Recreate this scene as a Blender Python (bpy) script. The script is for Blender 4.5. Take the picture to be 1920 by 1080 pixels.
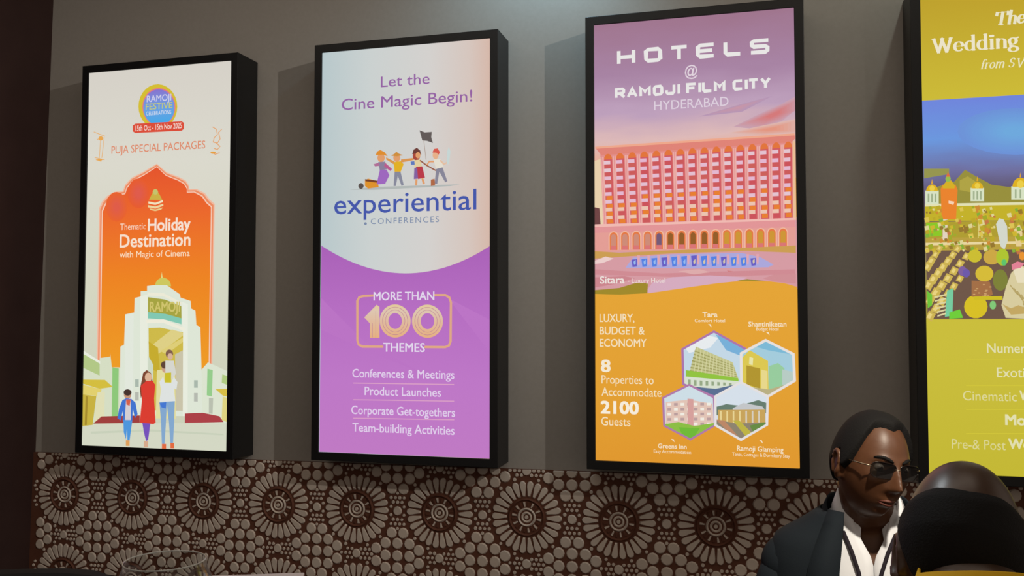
import bpy, bmesh, math, random
from mathutils import Vector, Matrix
from mathutils.geometry import tessellate_polygon

scene = bpy.context.scene
for o in list(bpy.data.objects):
    bpy.data.objects.remove(o, do_unlink=True)
C = scene.collection
R = math.radians

# ------------------------------------------------------------------ camera
FOC = 1672.956                    # focal length in pixels of the 1920 px wide frame
YAW, PITCH, ROLL = 0.2648, 0.0406, -0.0001
ZO = 1.716                        # height of the light boxes' middle above the floor
CAM = Vector((0.6452, -3.6231, -0.3361 + ZO))
cF = Vector((-math.sin(YAW) * math.cos(PITCH), math.cos(YAW) * math.cos(PITCH), math.sin(PITCH)))
cR = Vector((math.cos(YAW), math.sin(YAW), 0))
cU = cR.cross(cF)
cam = bpy.data.cameras.new('camera')
cam.sensor_width = 36
cam.lens = 36 * FOC / 1920
cam.clip_start = 0.05
camo = bpy.data.objects.new('camera', cam)
C.objects.link(camo)
camo.matrix_world = Matrix((
    (cR.x, cU.x, -cF.x, CAM.x), (cR.y, cU.y, -cF.y, CAM.y), (cR.z, cU.z, -cF.z, CAM.z), (0, 0, 0, 1)))
scene.camera = camo

# ------------------------------------------------------------------ world, lights, exposure
vs = scene.view_settings
scene.display_settings.display_device = 'sRGB'
vs.view_transform = 'Standard'
vs.look = 'None'
vs.gamma = 1
vs.exposure = 0
vs.use_curve_mapping = False
world = bpy.data.worlds.new('dim_hall')
scene.world = world
world.use_nodes = True
bg = world.node_tree.nodes['Background']
bg.inputs[0].default_value = (1.0, 0.84, 0.70, 1)
bg.inputs[1].default_value = 0.34


def spot(name, loc, target, power, col, size, blend, radius):
    l = bpy.data.lights.new(name, 'SPOT')
    l.energy = power
    l.color = col
    l.spot_size = R(size)
    l.spot_blend = blend
    l.shadow_soft_size = radius
    o = bpy.data.objects.new(name, l)
    o.location = loc
    o.rotation_euler = (Vector(target) - Vector(loc)).to_track_quat('-Z', 'Y').to_euler()
    C.objects.link(o)
    return o


spot('ceiling_spot', (3.79, -3.06, 1.87 + ZO), (-2.35, 0.17, -0.30 + ZO), 330, (1.0, 0.93, 0.84), 46, 1.0, 0.035)
l_ = bpy.data.lights.new('overhead_fill', 'AREA')  # added soft fill overhead, takes over part of the ambient light
l_.shape = 'RECTANGLE'
l_.size, l_.size_y = 4.6, 1.0
l_.energy = 23
l_.color = (1.0, 0.86, 0.71)
o_ = bpy.data.objects.new('overhead_fill', l_)
o_.location = (-0.4, -1.9, 3.69)
C.objects.link(o_)
spot('cool_downlight', (-0.14, -0.20, 1.62 + ZO), (-0.28, 0.17, 1.0 + ZO), 21, (0.50, 0.82, 1.0), 120, 1.0, 0.03)
spot('warm_downlight', (1.44, -0.20, 1.68 + ZO), (1.22, 0.17, 1.0 + ZO), 11, (0.92, 1.0, 0.88), 100, 1.0, 0.03)
spot('far_table_spot', (-0.75, -0.80, 3.55), (0.91, -2.25, 1.0), 100, (0.86, 0.95, 1.0), 26, 0.6, 0.06)
spot('near_table_spot', (1.30, -3.15, 3.40), (0.92, -1.40, 1.0), 430, (1.0, 0.90, 0.74), 24, 0.6, 0.06)


# ------------------------------------------------------------------ materials
def lin(c):
    c = c / 255.0
    return c / 12.92 if c <= 0.04045 else ((c + 0.055) / 1.055) ** 2.4


def L(rgb):
    return (lin(rgb[0]), lin(rgb[1]), lin(rgb[2]), 1)


def pbr(name, rgb, rough=0.6, spec=0.5, metal=0.0, noise=None, bump=0.0, nscale=30, trans=0.0, ior=1.45, alpha=1.0, coat=0.0):
    m = bpy.data.materials.new(name)
    m.use_nodes = True
    nt = m.node_tree
    b = nt.nodes['Principled BSDF']
    b.inputs['Base Color'].default_value = L(rgb)
    b.inputs['Roughness'].default_value = rough
    b.inputs['Specular IOR Level'].default_value = spec
    b.inputs['Metallic'].default_value = metal
    b.inputs['Transmission Weight'].default_value = trans
    b.inputs['IOR'].default_value = ior
    b.inputs['Alpha'].default_value = alpha
    b.inputs['Coat Weight'].default_value = coat
    if noise or bump:
        tc = nt.nodes.new('ShaderNodeTexCoord')
        n = nt.nodes.new('ShaderNodeTexNoise')
        n.inputs['Scale'].default_value = nscale
        n.inputs['Detail'].default_value = 4
        nt.links.new(tc.outputs['Object'], n.inputs['Vector'])
        if noise:
            mx = nt.nodes.new('ShaderNodeMix')
            mx.data_type = 'RGBA'
            mx.inputs[6].default_value = L(rgb)
            mx.inputs[7].default_value = L(noise)
            nt.links.new(n.outputs['Fac'], mx.inputs[0])
            nt.links.new(mx.outputs[2], b.inputs['Base Color'])
        if bump:
            bp = nt.nodes.new('ShaderNodeBump')
            bp.inputs['Strength'].default_value = bump
            bp.inputs['Distance'].default_value = 0.003
            nt.links.new(n.outputs['Fac'], bp.inputs['Height'])
            nt.links.new(bp.outputs['Normal'], b.inputs['Normal'])
    return m


PRINTS = {}


def ink(rgb):
    """flat backlit printing ink of one colour"""
    rgb = tuple(int(v) for v in rgb)
    if rgb not in PRINTS:
        m = bpy.data.materials.new('backlit_ink')
        m.use_nodes = True
        nt = m.node_tree
        nt.nodes.clear()
        e = nt.nodes.new('ShaderNodeEmission')
        e.inputs[0].default_value = L(rgb)
        o = nt.nodes.new('ShaderNodeOutputMaterial')
        nt.links.new(e.outputs[0], o.inputs[0])
        m.cycles.emission_sampling = 'NONE'
        PRINTS[rgb] = m
    return PRINTS[rgb]


def blend_ink(name, stops, axis, lo, hi, sample=False, streak=0.0):
    """printed colour blend along the sheet's own x or z (object coordinates)"""
    m = bpy.data.materials.new(name)
    m.use_nodes = True
    nt = m.node_tree
    nt.nodes.clear()
    tc = nt.nodes.new('ShaderNodeTexCoord')
    sp = nt.nodes.new('ShaderNodeSeparateXYZ')
    nt.links.new(tc.outputs['Object'], sp.inputs[0])
    mr = nt.nodes.new('ShaderNodeMapRange')
    mr.inputs[1].default_value = lo
    mr.inputs[2].default_value = hi
    nt.links.new(sp.outputs[axis], mr.inputs[0])
    cr = nt.nodes.new('ShaderNodeValToRGB')
    el = cr.color_ramp.elements
    el[0].position, el[0].color = stops[0][0], L(stops[0][1])
    el[1].position, el[1].color = stops[-1][0], L(stops[-1][1])
    for p, c in stops[1:-1]:
        x = el.new(p)
        x.color = L(c)
    if streak:
        n = nt.nodes.new('ShaderNodeTexNoise')
        n.inputs['Scale'].default_value = 5
        mp = nt.nodes.new('ShaderNodeMapping')
        mp.inputs['Scale'].default_value = (0.6, 1, 2.2)
        nt.links.new(tc.outputs['Object'], mp.inputs[0])
        nt.links.new(mp.outputs[0], n.inputs['Vector'])
        ma = nt.nodes.new('ShaderNodeMath')
        ma.operation = 'MULTIPLY_ADD'
        ma.inputs[1].default_value = streak
        nt.links.new(n.outputs['Fac'], ma.inputs[0])
        nt.links.new(mr.outputs[0], ma.inputs[2])
        s2 = nt.nodes.new('ShaderNodeMath')
        s2.operation = 'SUBTRACT'
        s2.inputs[1].default_value = streak * 0.5
        nt.links.new(ma.outputs[0], s2.inputs[0])
        nt.links.new(s2.outputs[0], cr.inputs[0])
    else:
        nt.links.new(mr.outputs[0], cr.inputs[0])
    e = nt.nodes.new('ShaderNodeEmission')
    nt.links.new(cr.outputs[0], e.inputs[0])
    o = nt.nodes.new('ShaderNodeOutputMaterial')
    nt.links.new(e.outputs[0], o.inputs[0])
    m.cycles.emission_sampling = 'FRONT_BACK' if sample else 'NONE'
    return m


M_wall = pbr('painted_wall', (176, 172, 166), 0.75, 0.3, noise=(166, 161, 154), bump=0.05, nscale=60)
M_dark_wood = pbr('dark_wood', (72, 52, 49), 0.6, 0.3, noise=(58, 40, 38), nscale=6)
M_floor = pbr('carpet', (60, 44, 40), 0.95, 0.1, noise=(48, 36, 34), nscale=90)
M_ceil = pbr('ceiling_paint', (120, 116, 110), 0.9, 0.2)
M_casing = pbr('black_casing', (21, 22, 24), 0.42, 0.5)
M_relief_base = pbr('relief_base', (112, 72, 55), 0.7, 0.3, noise=(98, 60, 46), nscale=25)
M_relief_top = pbr('relief_motif', (222, 210, 198), 0.6, 0.35, noise=(212, 198, 184), nscale=20)
M_skin = pbr('brown_skin', (97, 63, 42), 0.42, 0.5, noise=(88, 55, 36), bump=0.08, nscale=60)
M_skin_dark = pbr('dark_skin', (76, 56, 44), 0.38, 0.55, noise=(68, 49, 38), bump=0.08, nscale=60)
M_lip = pbr('lip', (104, 58, 48), 0.45, 0.4)
M_hair = pbr('black_hair', (27, 26, 26), 0.75, 0.15, bump=0.35, nscale=420)
M_jacket = pbr('dark_navy_suiting', (30, 36, 42), 0.85, 0.15, bump=0.1, nscale=300)
M_shirt = pbr('white_shirt_cotton', (238, 240, 246), 0.8, 0.2, bump=0.12, nscale=60)
M_lanyard = pbr('dark_ribbon', (38, 32, 40), 0.7, 0.2)
M_trouser = pbr('dark_trouser', (28, 30, 34), 0.9, 0.1)
M_shoe = pbr('black_leather', (18, 17, 17), 0.4, 0.5)
M_yellow = pbr('yellow_cloth', (222, 172, 30), 0.75, 0.2, bump=0.1, nscale=120)
M_metal = pbr('gilt_wire', (196, 176, 150), 0.25, 0.5, metal=1.0)
M_lens = pbr('shaded_lens', (28, 26, 26), 0.05, 0.5, alpha=0.72)  # dark lens colour stands in for the shadow around the eyes
M_eye = pbr('eye_white', (196, 186, 176), 0.3, 0.5)
M_iris = pbr('iris', (30, 20, 16), 0.2, 0.5)
M_glass = bpy.data.materials.new('clear_glass')
M_glass.use_nodes = True
_nt = M_glass.node_tree
_nt.nodes.clear()
_t = _nt.nodes.new('ShaderNodeBsdfTransparent')
_t.inputs[0].default_value = (0.95, 0.955, 0.95, 1)
_g = _nt.nodes.new('ShaderNodeBsdfGlossy')
_g.inputs[1].default_value = 0.08
_l = _nt.nodes.new('ShaderNodeLayerWeight')
_l.inputs[0].default_value = 0.35
_p = _nt.nodes.new('ShaderNodeMath')
_p.operation = 'POWER'
_p.inputs[1].default_value = 2.2
_w = _nt.nodes.new('ShaderNodeMath')
_w.operation = 'MULTIPLY_ADD'
_w.inputs[1].default_value = 0.55
_w.inputs[2].default_value = 0.035
_nt.links.new(_l.outputs['Facing'], _p.inputs[0])
_nt.links.new(_p.outputs[0], _w.inputs[0])
_x = _nt.nodes.new('ShaderNodeMixShader')
_o = _nt.nodes.new('ShaderNodeOutputMaterial')
_nt.links.new(_w.outputs[0], _x.inputs[0])
_nt.links.new(_t.outputs[0], _x.inputs[1])
_nt.links.new(_g.outputs[0], _x.inputs[2])
_nt.links.new(_x.outputs[0], _o.inputs[0])
M_rim = pbr('fire_polished_rim', (226, 230, 226), 0.12, 0.8, alpha=0.75)
M_cloth = pbr('white_table_linen', (226, 220, 222), 0.8, 0.2)
M_chair = pbr('black_upholstery', (20, 20, 24), 0.7, 0.3)
M_leg = pbr('black_metal', (22, 22, 24), 0.4, 0.5, metal=0.6)


# ------------------------------------------------------------------ mesh helpers
class MB:
    def __init__(self):
        self.v, self.f, self.m, self.mats = [], [], [], []

    def mat(self, m):
        if m not in self.mats:
            self.mats.append(m)
        return self.mats.index(m)

    def add(self, vs, fs, m):
        k = len(self.v)
        i = self.mat(m)
        self.v += [tuple(p) for p in vs]
        for f in fs:
            self.f.append([k + j for j in f])
            self.m.append(i)

    def box(self, lo, hi, m):
        x0, y0, z0 = lo
        x1, y1, z1 = hi
        self.add([(x0, y0, z0), (x1, y0, z0), (x1, y1, z0), (x0, y1, z0), (x0, y0, z1), (x1, y0, z1), (x1, y1, z1), (x0, y1, z1)],
                 [(0, 3, 2, 1), (4, 5, 6, 7), (0, 1, 5, 4), (1, 2, 6, 5), (2, 3, 7, 6), (3, 0, 4, 7)], m)

    def loft(self, rings, m, cap0=True, cap1=True, closed=True):
        n = len(rings[0])
        vs = [p for r in rings for p in r]
        fs = []
        for i in range(len(rings) - 1):
            for j in range(n if closed else n - 1):
                a, b = i * n + j, i * n + (j + 1) % n
                fs.append((a, b, b + n, a + n))
        if cap0:
            fs.append(tuple(range(n - 1, -1, -1)))
        if cap1:
            fs.append(tuple(range((len(rings) - 1) * n, len(rings) * n)))
        self.add(vs, fs, m)

    def tube(self, pts, rad, m, n=12):
        """pts: centre line; rad: one radius per point"""
        pts = [Vector(p) for p in pts]
        if not isinstance(rad, (list, tuple)):
            rad = [rad] * len(pts)
        rings = []
        up = Vector((0, 0, 1))
        for i, p in enumerate(pts):
            t = (pts[min(i + 1, len(pts) - 1)] - pts[max(i - 1, 0)]).normalized()
            a = t.cross(up if abs(t.z) < 0.95 else Vector((1, 0, 0))).normalized()
            b = a.cross(t)
            rings.append([p + (a * math.cos(2 * math.pi * k / n) + b * math.sin(2 * math.pi * k / n)) * rad[i] for k in range(n)])
        # rounded ends
        self.loft(rings, m)

    def ball(self, c, r, m, nu=20, nv=12, M=None):
        rings = []
        c = Vector(c)
        for i in range(1, nv):
            ph = -math.pi / 2 + math.pi * i / nv
            ring = []
            for j in range(nu):
                th = 2 * math.pi * j / nu
                p = Vector((r[0] * math.cos(ph) * math.cos(th), r[1] * math.cos(ph) * math.sin(th), r[2] * math.sin(ph)))
                ring.append(c + (M @ p if M else p))
            rings.append(ring)
        self.loft(rings, m)

    def build(self, name, parent=None, smooth=False, bevel=0.0, weld=True):
        me = bpy.data.meshes.new(name)
        me.from_pydata(self.v, [], self.f)
        for m in self.mats:
            me.materials.append(m)
        me.polygons.foreach_set('material_index', self.m)
        if smooth:
            me.polygons.foreach_set('use_smooth', [True] * len(me.polygons))
        me.update()
        o = bpy.data.objects.new(name, me)
        C.objects.link(o)
        if parent:
            o.parent = parent
        if bevel:
            b = o.modifiers.new('bevel', 'BEVEL')
            b.width = bevel
            b.segments = 2
            b.limit_method = 'ANGLE'
        return o


def fix_normals(o):
    bm = bmesh.new()
    bm.from_mesh(o.data)
    bmesh.ops.recalc_face_normals(bm, faces=bm.faces)
    bm.to_mesh(o.data)
    bm.free()


def tag(o, label, cat, group=None):
    o['label'] = label
    o['category'] = cat
    if group:
        o['group'] = group
    return o


def empty(name, loc, rz=0):
    o = bpy.data.objects.new(name, None)
    o.empty_display_size = 0.1
    o.location = loc
    o.rotation_euler = (0, 0, rz)
    C.objects.link(o)
    return o


def structure(o):
    o['kind'] = 'structure'
    return o


def at(u, v, depth):
    """a place in the hall seen at photo pixel (u, v), a given distance along the view axis"""
    return CAM + (cF + cR * ((u - 960) / FOC) - cU * ((v - 540) / FOC)) * depth


def smooth01(t):
    t = max(0.0, min(1.0, t))
    return t * t * (3 - 2 * t)


# ------------------------------------------------------------------ the room
YW = 0.1716                       # wall plane; the light boxes' fronts are at y = 0
b = MB()
b.box((-3.4, YW + 0.001, 0), (3.6, YW + 0.15, 3.72), M_wall)
structure(b.build('wall_back'))
b = MB()
# side wall in dark wood, running towards the viewer
xb, xt = -2.925, -2.843
b.add([(xb, YW + 0.01, 0), (xb, -5.2, 0), (xt, -5.2, 3.72), (xt, YW + 0.01, 3.72),
       (xb - 0.3, YW + 0.01, 0), (xb - 0.3, -5.2, 0), (xb - 0.3, -5.2, 3.72), (xb - 0.3, YW + 0.01, 3.72)],
      [(0, 1, 2, 3), (4, 7, 6, 5), (0, 4, 5, 1), (3, 2, 6, 7), (1, 5, 6, 2), (0, 3, 7, 4)], M_dark_wood)
structure(b.build('wall_left'))
b = MB()
b.box((-3.4, -5.2, -0.05), (4.6, YW + 0.15, 0), M_floor)
structure(b.build('floor'))
b = MB()
b.box((-3.4, -5.2, 3.72), (4.6, YW + 0.15, 3.78), M_ceil)
structure(b.build('ceiling'))


# ------------------------------------------------------------------ relief wainscot
def relief():
    b = MB()
    TOPL = -0.9705 + ZO            # top edge at x = -0.9
    SL = 0.0085                    # it rises a little towards the right
    def W(x, z):                   # x along the wall, z = distance below the top edge
        return (x, TOPL + SL * (x + 0.9) - z)
    x0, x1 = -2.92, 3.5
    yb = YW - 0.012
    n = 24
    pts = []
    for i in range(n + 1):
        x = x0 + (x1 - x0) * i / n
        t = W(x, 0)
        pts.append((x, t[1]))
    vs, fs = [], []
    for x, zt in pts:
        vs += [(x, yb, 0.0), (x, yb, zt), (x, YW, zt)]
    for i in range(n):
        a = i * 3
        fs += [(a, a + 3, a + 4, a + 1), (a + 1, a + 4, a + 5, a + 2)]
    b.add(vs, fs, M_relief_base)
    px = 0.4 / 555.0               # drawing unit

    def raise_(outline, h, sc, m=M_relief_top):
        """a raised island: outline (x, z below top) with sloping flanks"""
        if min(z for x, z in outline) < 0.001:                       # cut off by the top edge
            if sum(z for x, z in outline) / len(outline) < 0.004:
                return
            outline = [(x, max(z, 0.001)) for x, z in outline]
        for x, z in outline:
            if W(x, z)[1] < 0.0 or x < -2.905 or x > x1:
                return
        cx = sum(p[0] for p in outline) / len(outline)
        cz = sum(p[1] for p in outline) / len(outline)
        k = len(outline)
        lo = [(W(x, z)[0], yb, W(x, z)[1]) for x, z in outline]
        hi = []
        for x, z in outline:
            q = W(cx + (x - cx) * sc, cz + (z - cz) * sc)
            hi.append((q[0], yb - h, q[1]))
        fs = [(j, (j + 1) % k, (j + 1) % k + k, j + k) for j in range(k)]
        fs.append(tuple(range(k, 2 * k)))
        b.add(lo + hi, fs, m)

    def disc(cx, cz, r, h=0.006, n=12, sc=0.82, m=M_relief_top):
        raise_([(cx + r * math.cos(2 * math.pi * j / n), cz + r * math.sin(2 * math.pi * j / n)) for j in range(n)], h, sc, m)

    def ring(cx, cz, r, w, h=0.005, n=32, m=M_relief_base):
        vs, fs = [], []
        for j in range(n):
            a = 2 * math.pi * j / n
            for rr, hh in ((r - w, 0), (r, h), (r + w, 0)):
                q = W(cx + rr * math.cos(a), cz + rr * math.sin(a))
                vs.append((q[0], yb - hh, q[1]))
        for j in range(n):
            k = (j + 1) % n
            for t in range(2):
                fs.append((j * 3 + t, k * 3 + t, k * 3 + t + 1, j * 3 + t + 1))
        b.add(vs, fs, m)

    motif = [(sx * 39, sz * 141) for sx in (-1, 1) for sz in (-1, 1)] + [(sx * 80, sz * 76) for sx in (-1, 0, 1) for sz in (-1, 1)] \
        + [(sx * 143, sz * 40) for sx in (-1, 1) for sz in (-1, 1)] + [(-80, 0), (0, 0), (80, 0)]
    rng = random.Random(4)
    cx0 = -2.715
    for r_ in range(-1, 3):
        for c_ in range(-1, 17):
            cx, cz = cx0 + 0.4 * c_, 0.206 + 0.4 * r_
            near = []
            if r_ >= 0:
                # rosette
                disc(cx, cz, 12 * px, 0.006)
                ring(cx, cz, 27 * px, 7 * px, 0.005, 20, M_relief_top)
                ring(cx, cz, 50 * px, 7 * px, 0.006, 24, M_relief_top)
                ring(cx, cz, 106 * px, 8 * px, 0.008, 40, M_relief_base)
                for j in range(20):
                    a = 2 * math.pi * (j + 0.5) / 20
                    o_ = []
                    for rr, ww in ((62, 4), (92, 7), (92, -7), (62, -4)):
                        o_.append((cx + (rr * math.cos(a) - ww * math.sin(a)) * px, cz + (rr * math.sin(a) + ww * math.cos(a)) * px))
                    raise_(o_, 0.004, 0.8, M_relief_base if j % 2 else M_relief_top)
                for j in range(26):
                    a = 2 * math.pi * j / 26
                    o_ = []
                    for rr, ww in ((122, 7), (150, 12), (180, 18), (200, 19.5), (212, 13), (217, 4), (217, -4), (212, -13), (200, -19.5), (180, -18), (150, -12), (122, -7)):
                        o_.append((cx + (rr * math.cos(a) - ww * math.sin(a)) * px, cz + (rr * math.sin(a) + ww * math.cos(a)) * px))
                    raise_(o_, 0.006, 0.86)
            # discs between rosettes
            kx, kz = cx + 0.2, cz + 0.2
            for dx, dz in motif:
                disc(kx + dx * px, kz + dz * px, 35 * px)
                near.append((dx, dz, 38))
            disc(cx + 0.2, cz, 29 * px)
            disc(cx, cz + 0.2, 29 * px)
            near += [(0, -277, 30), (0, 277, 30), (-277, 0, 30), (277, 0, 30)]
            # small beads filling what is left
            for iz in range(-9, 10):
                for ix in range(-9, 10):
                    dx, dz = ix * 29 + (14 if iz % 2 else 0), iz * 28
                    if abs(dx) > 272 or abs(dz) > 272:
                        continue
                    if any(math.hypot(dx - q[0], dz - q[1]) < q[2] + 9 for q in near):
                        continue
                    if any(math.hypot(dx - sx * 277, dz - sz * 277) < 226 for sx in (-1, 1) for sz in (-1, 1)):
                        continue
                    disc(kx + dx * px, kz + dz * px, (9.5 + rng.random() * 2.5) * px, 0.004, 8, 0.75)
    o = b.build('trim_1')
    fix_normals(o)
    structure(o)


relief()


# ------------------------------------------------------------------ printing on the light boxes
def homography(src, dst):
    """3x3 map taking four src points to four dst points"""
    A, y = [], []
    for (u, v), (x, z) in zip(src, dst):
        A.append([u, v, 1, 0, 0, 0, -x * u, -x * v])
        y.append(x)
        A.append([0, 0, 0, u, v, 1, -z * u, -z * v])
        y.append(z)
    n = 8
    for i in range(n):
        p = max(range(i, n), key=lambda r: abs(A[r][i]))
        A[i], A[p] = A[p], A[i]
        y[i], y[p] = y[p], y[i]
        for r in range(n):
            if r != i:
                f = A[r][i] / A[i][i]
                A[r] = [a - f * c for a, c in zip(A[r], A[i])]
                y[r] -= f * y[i]
    h = [y[i] / A[i][i] for i in range(n)]

    def f(u, v):
        w = h[6] * u + h[7] * v + 1
        return ((h[0] * u + h[1] * v + h[2]) / w, (h[3] * u + h[4] * v + h[5]) / w)
    return f


def project(p):
    d = Vector(p) - CAM
    z = d.dot(cF)
    return (960 + FOC * d.dot(cR) / z, 540 - FOC * d.dot(cU) / z)


TEXT = {}


def text_mesh(s, bold=0.0, shear=0.0, space=1.0):
    key = (s, bold, shear, space)
    if key not in TEXT:
        cu = bpy.data.curves.new('t', 'FONT')
        cu.body = s
        cu.size = 1.0
        cu.shear = shear
        cu.space_character = space
        cu.resolution_u = 3
        cu.fill_mode = 'FRONT'
        ob = bpy.data.objects.new('t', cu)
        C.objects.link(ob)
        dg = bpy.context.evaluated_depsgraph_get()
        me = bpy.data.meshes.new_from_object(ob.evaluated_get(dg))
        vs = [(v.co.x, v.co.y) for v in me.vertices]
        fs = [tuple(p.vertices) for p in me.polygons]
        bpy.data.objects.remove(ob, do_unlink=True)
        bpy.data.curves.remove(cu)
        bpy.data.meshes.remove(me)
        if bold:
            base, bf = vs, fs
            vs, fs = [], []
            for dx, dy in ((-1, -1), (1, -1), (1, 1), (-1, 1), (0, 0), (-1, 0), (1, 0)):
                k = len(vs)
                vs += [(x + dx * bold, y + dy * bold * .7) for x, y in base]
                fs += [tuple(i + k for i in f) for f in bf]
        TEXT[key] = (vs, fs)
    return TEXT[key]


CAPH = max(v[1] for v in text_mesh('H')[0])

# squared capitals drawn as pen strokes on a 0..1 grid
SQUARE = {
    'H': [[(0, 0), (0, 1)], [(1, 0), (1, 1)], [(0, .5), (1, .5)]],
    'O': [[(.15, 0), (.85, 0), (1, .15), (1, .85), (.85, 1), (.15, 1), (0, .85), (0, .15), (.15, 0)]],
    'T': [[(0, 1), (1, 1)], [(.5, 1), (.5, 0)]],
    'E': [[(1, 1), (.15, 1), (0, .85), (0, .15), (.15, 0), (1, 0)], [(0, .5), (.9, .5)]],
    'L': [[(0, 1), (0, .15), (.15, 0), (1, 0)]],
    'S': [[(1, 1), (.12, 1), (0, .88), (0, .62), (.12, .5), (.88, .5), (1, .38), (1, .12), (.88, 0), (0, 0)]],
    'R': [[(0, 0), (0, 1), (.85, 1), (1, .85), (1, .58), (.85, .42), (0, .42)], [(.5, .42), (1, 0)]],
    'A': [[(0, 0), (.5, 1), (1, 0)], [(.2, .3), (.8, .3)]],
    'M': [[(0, 0), (0, 1), (.5, .4), (1, 1), (1, 0)]],
    'J': [[(1, 1), (1, .15), (.85, 0), (.15, 0), (0, .15), (0, .35)]],
    'I': [[(.5, 0), (.5, 1)]],
    'F': [[(1, 1), (0, 1), (0, 0)], [(0, .5), (.85, .5)]],
    'C': [[(1, 1), (.15, 1), (0, .85), (0, .15), (.15, 0), (1, 0)]],
    'Y': [[(0, 1), (.5, .45), (1, 1)], [(.5, .45), (.5, 0)]],
}

# letters of a high-contrast display face: pen strokes, thick when upright, thin when level (x, y in cap heights)
def arc(cx, cy, rx, ry, a0, a1, n=14):
    return [(cx + rx * math.cos(R(a0 + (a1 - a0) * i / n)), cy + ry * math.sin(R(a0 + (a1 - a0) * i / n))) for i in range(n + 1)]


SERIF = {
    'T': (.80, [[(.02, .97), (.78, .97)], [(.4, .97), (.4, .02)], [(.24, .02), (.56, .02)], [(.04, .97), (.03, .76)], [(.76, .97), (.77, .76)]]),
    'h': (.62, [[(.13, 1.05), (.13, .02)], [(.04, 1.05), (.13, 1.05)], [(.04, .02), (.24, .02)], arc(.32, .45, .17, .2, 165, 0) + [(.49, .02)], [(.40, .02), (.58, .02)]]),
    'e': (.56, [arc(.28, .34, .21, .32, 5, 320) , [(.08, .36), (.48, .36)]]),
    'W': (1.12, [[(.12, .98), (.36, .02)], [(.36, .02), (.58, .98)], [(.52, .98), (.78, .02)], [(.78, .02), (1.0, .98)], [(.02, .98), (.24, .98)], [(.44, .98), (.66, .98)], [(.9, .98), (1.1, .98)]]),
    'd': (.62, [arc(.28, .34, .2, .32, 60, 300), [(.46, 1.05), (.46, .02)], [(.36, 1.05), (.46, 1.05)], [(.46, .02), (.58, .02)]]),
    'i': (.32, [[(.15, .66), (.15, .02)], [(.05, .66), (.15, .66)], [(.04, .02), (.27, .02)], arc(.15, .9, .05, .05, 0, 360)]),
    'n': (.62, [[(.13, .66), (.13, .02)], [(.04, .66), (.13, .66)], [(.04, .02), (.24, .02)], arc(.32, .45, .17, .2, 165, 0) + [(.49, .02)], [(.40, .02), (.58, .02)]]),
    'g': (.58, [arc(.26, .44, .17, .22, 0, 360), arc(.28, -.12, .21, .17, 0, 360), [(.14, .26), (.12, .12), (.40, .06)], [(.40, .6), (.54, .68)]]),
    'f': (.38, [arc(.30, .86, .14, .17, 30, 170) + [(.16, .02)], [(.04, .62), (.34, .62)], [(.06, .02), (.27, .02)]]),
    'r': (.46, [[(.13, .66), (.13, .02)], [(.04, .66), (.13, .66)], [(.04, .02), (.24, .02)], arc(.30, .42, .16, .22, 170, 50)]),
    'o': (.58, [arc(.28, .34, .21, .32, 0, 360)]),
    'm': (.94, [[(.13, .66), (.13, .02)], [(.04, .66), (.13, .66)], arc(.30, .45, .16, .2, 165, 0) + [(.46, .02)], arc(.63, .45, .16, .2, 165, 0) + [(.79, .02)]]),
    'S': (.62, [arc(.32, .74, .2, .23, 20, 250, 12) + arc(.3, .25, .22, .24, 70, -160, 12)]),
    'V': (.85, [[(.1, .98), (.42, .02)], [(.42, .02), (.72, .98)], [(0, .98), (.22, .98)], [(.62, .98), (.82, .98)]]),
    ' ': (.34, []),
}


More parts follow.
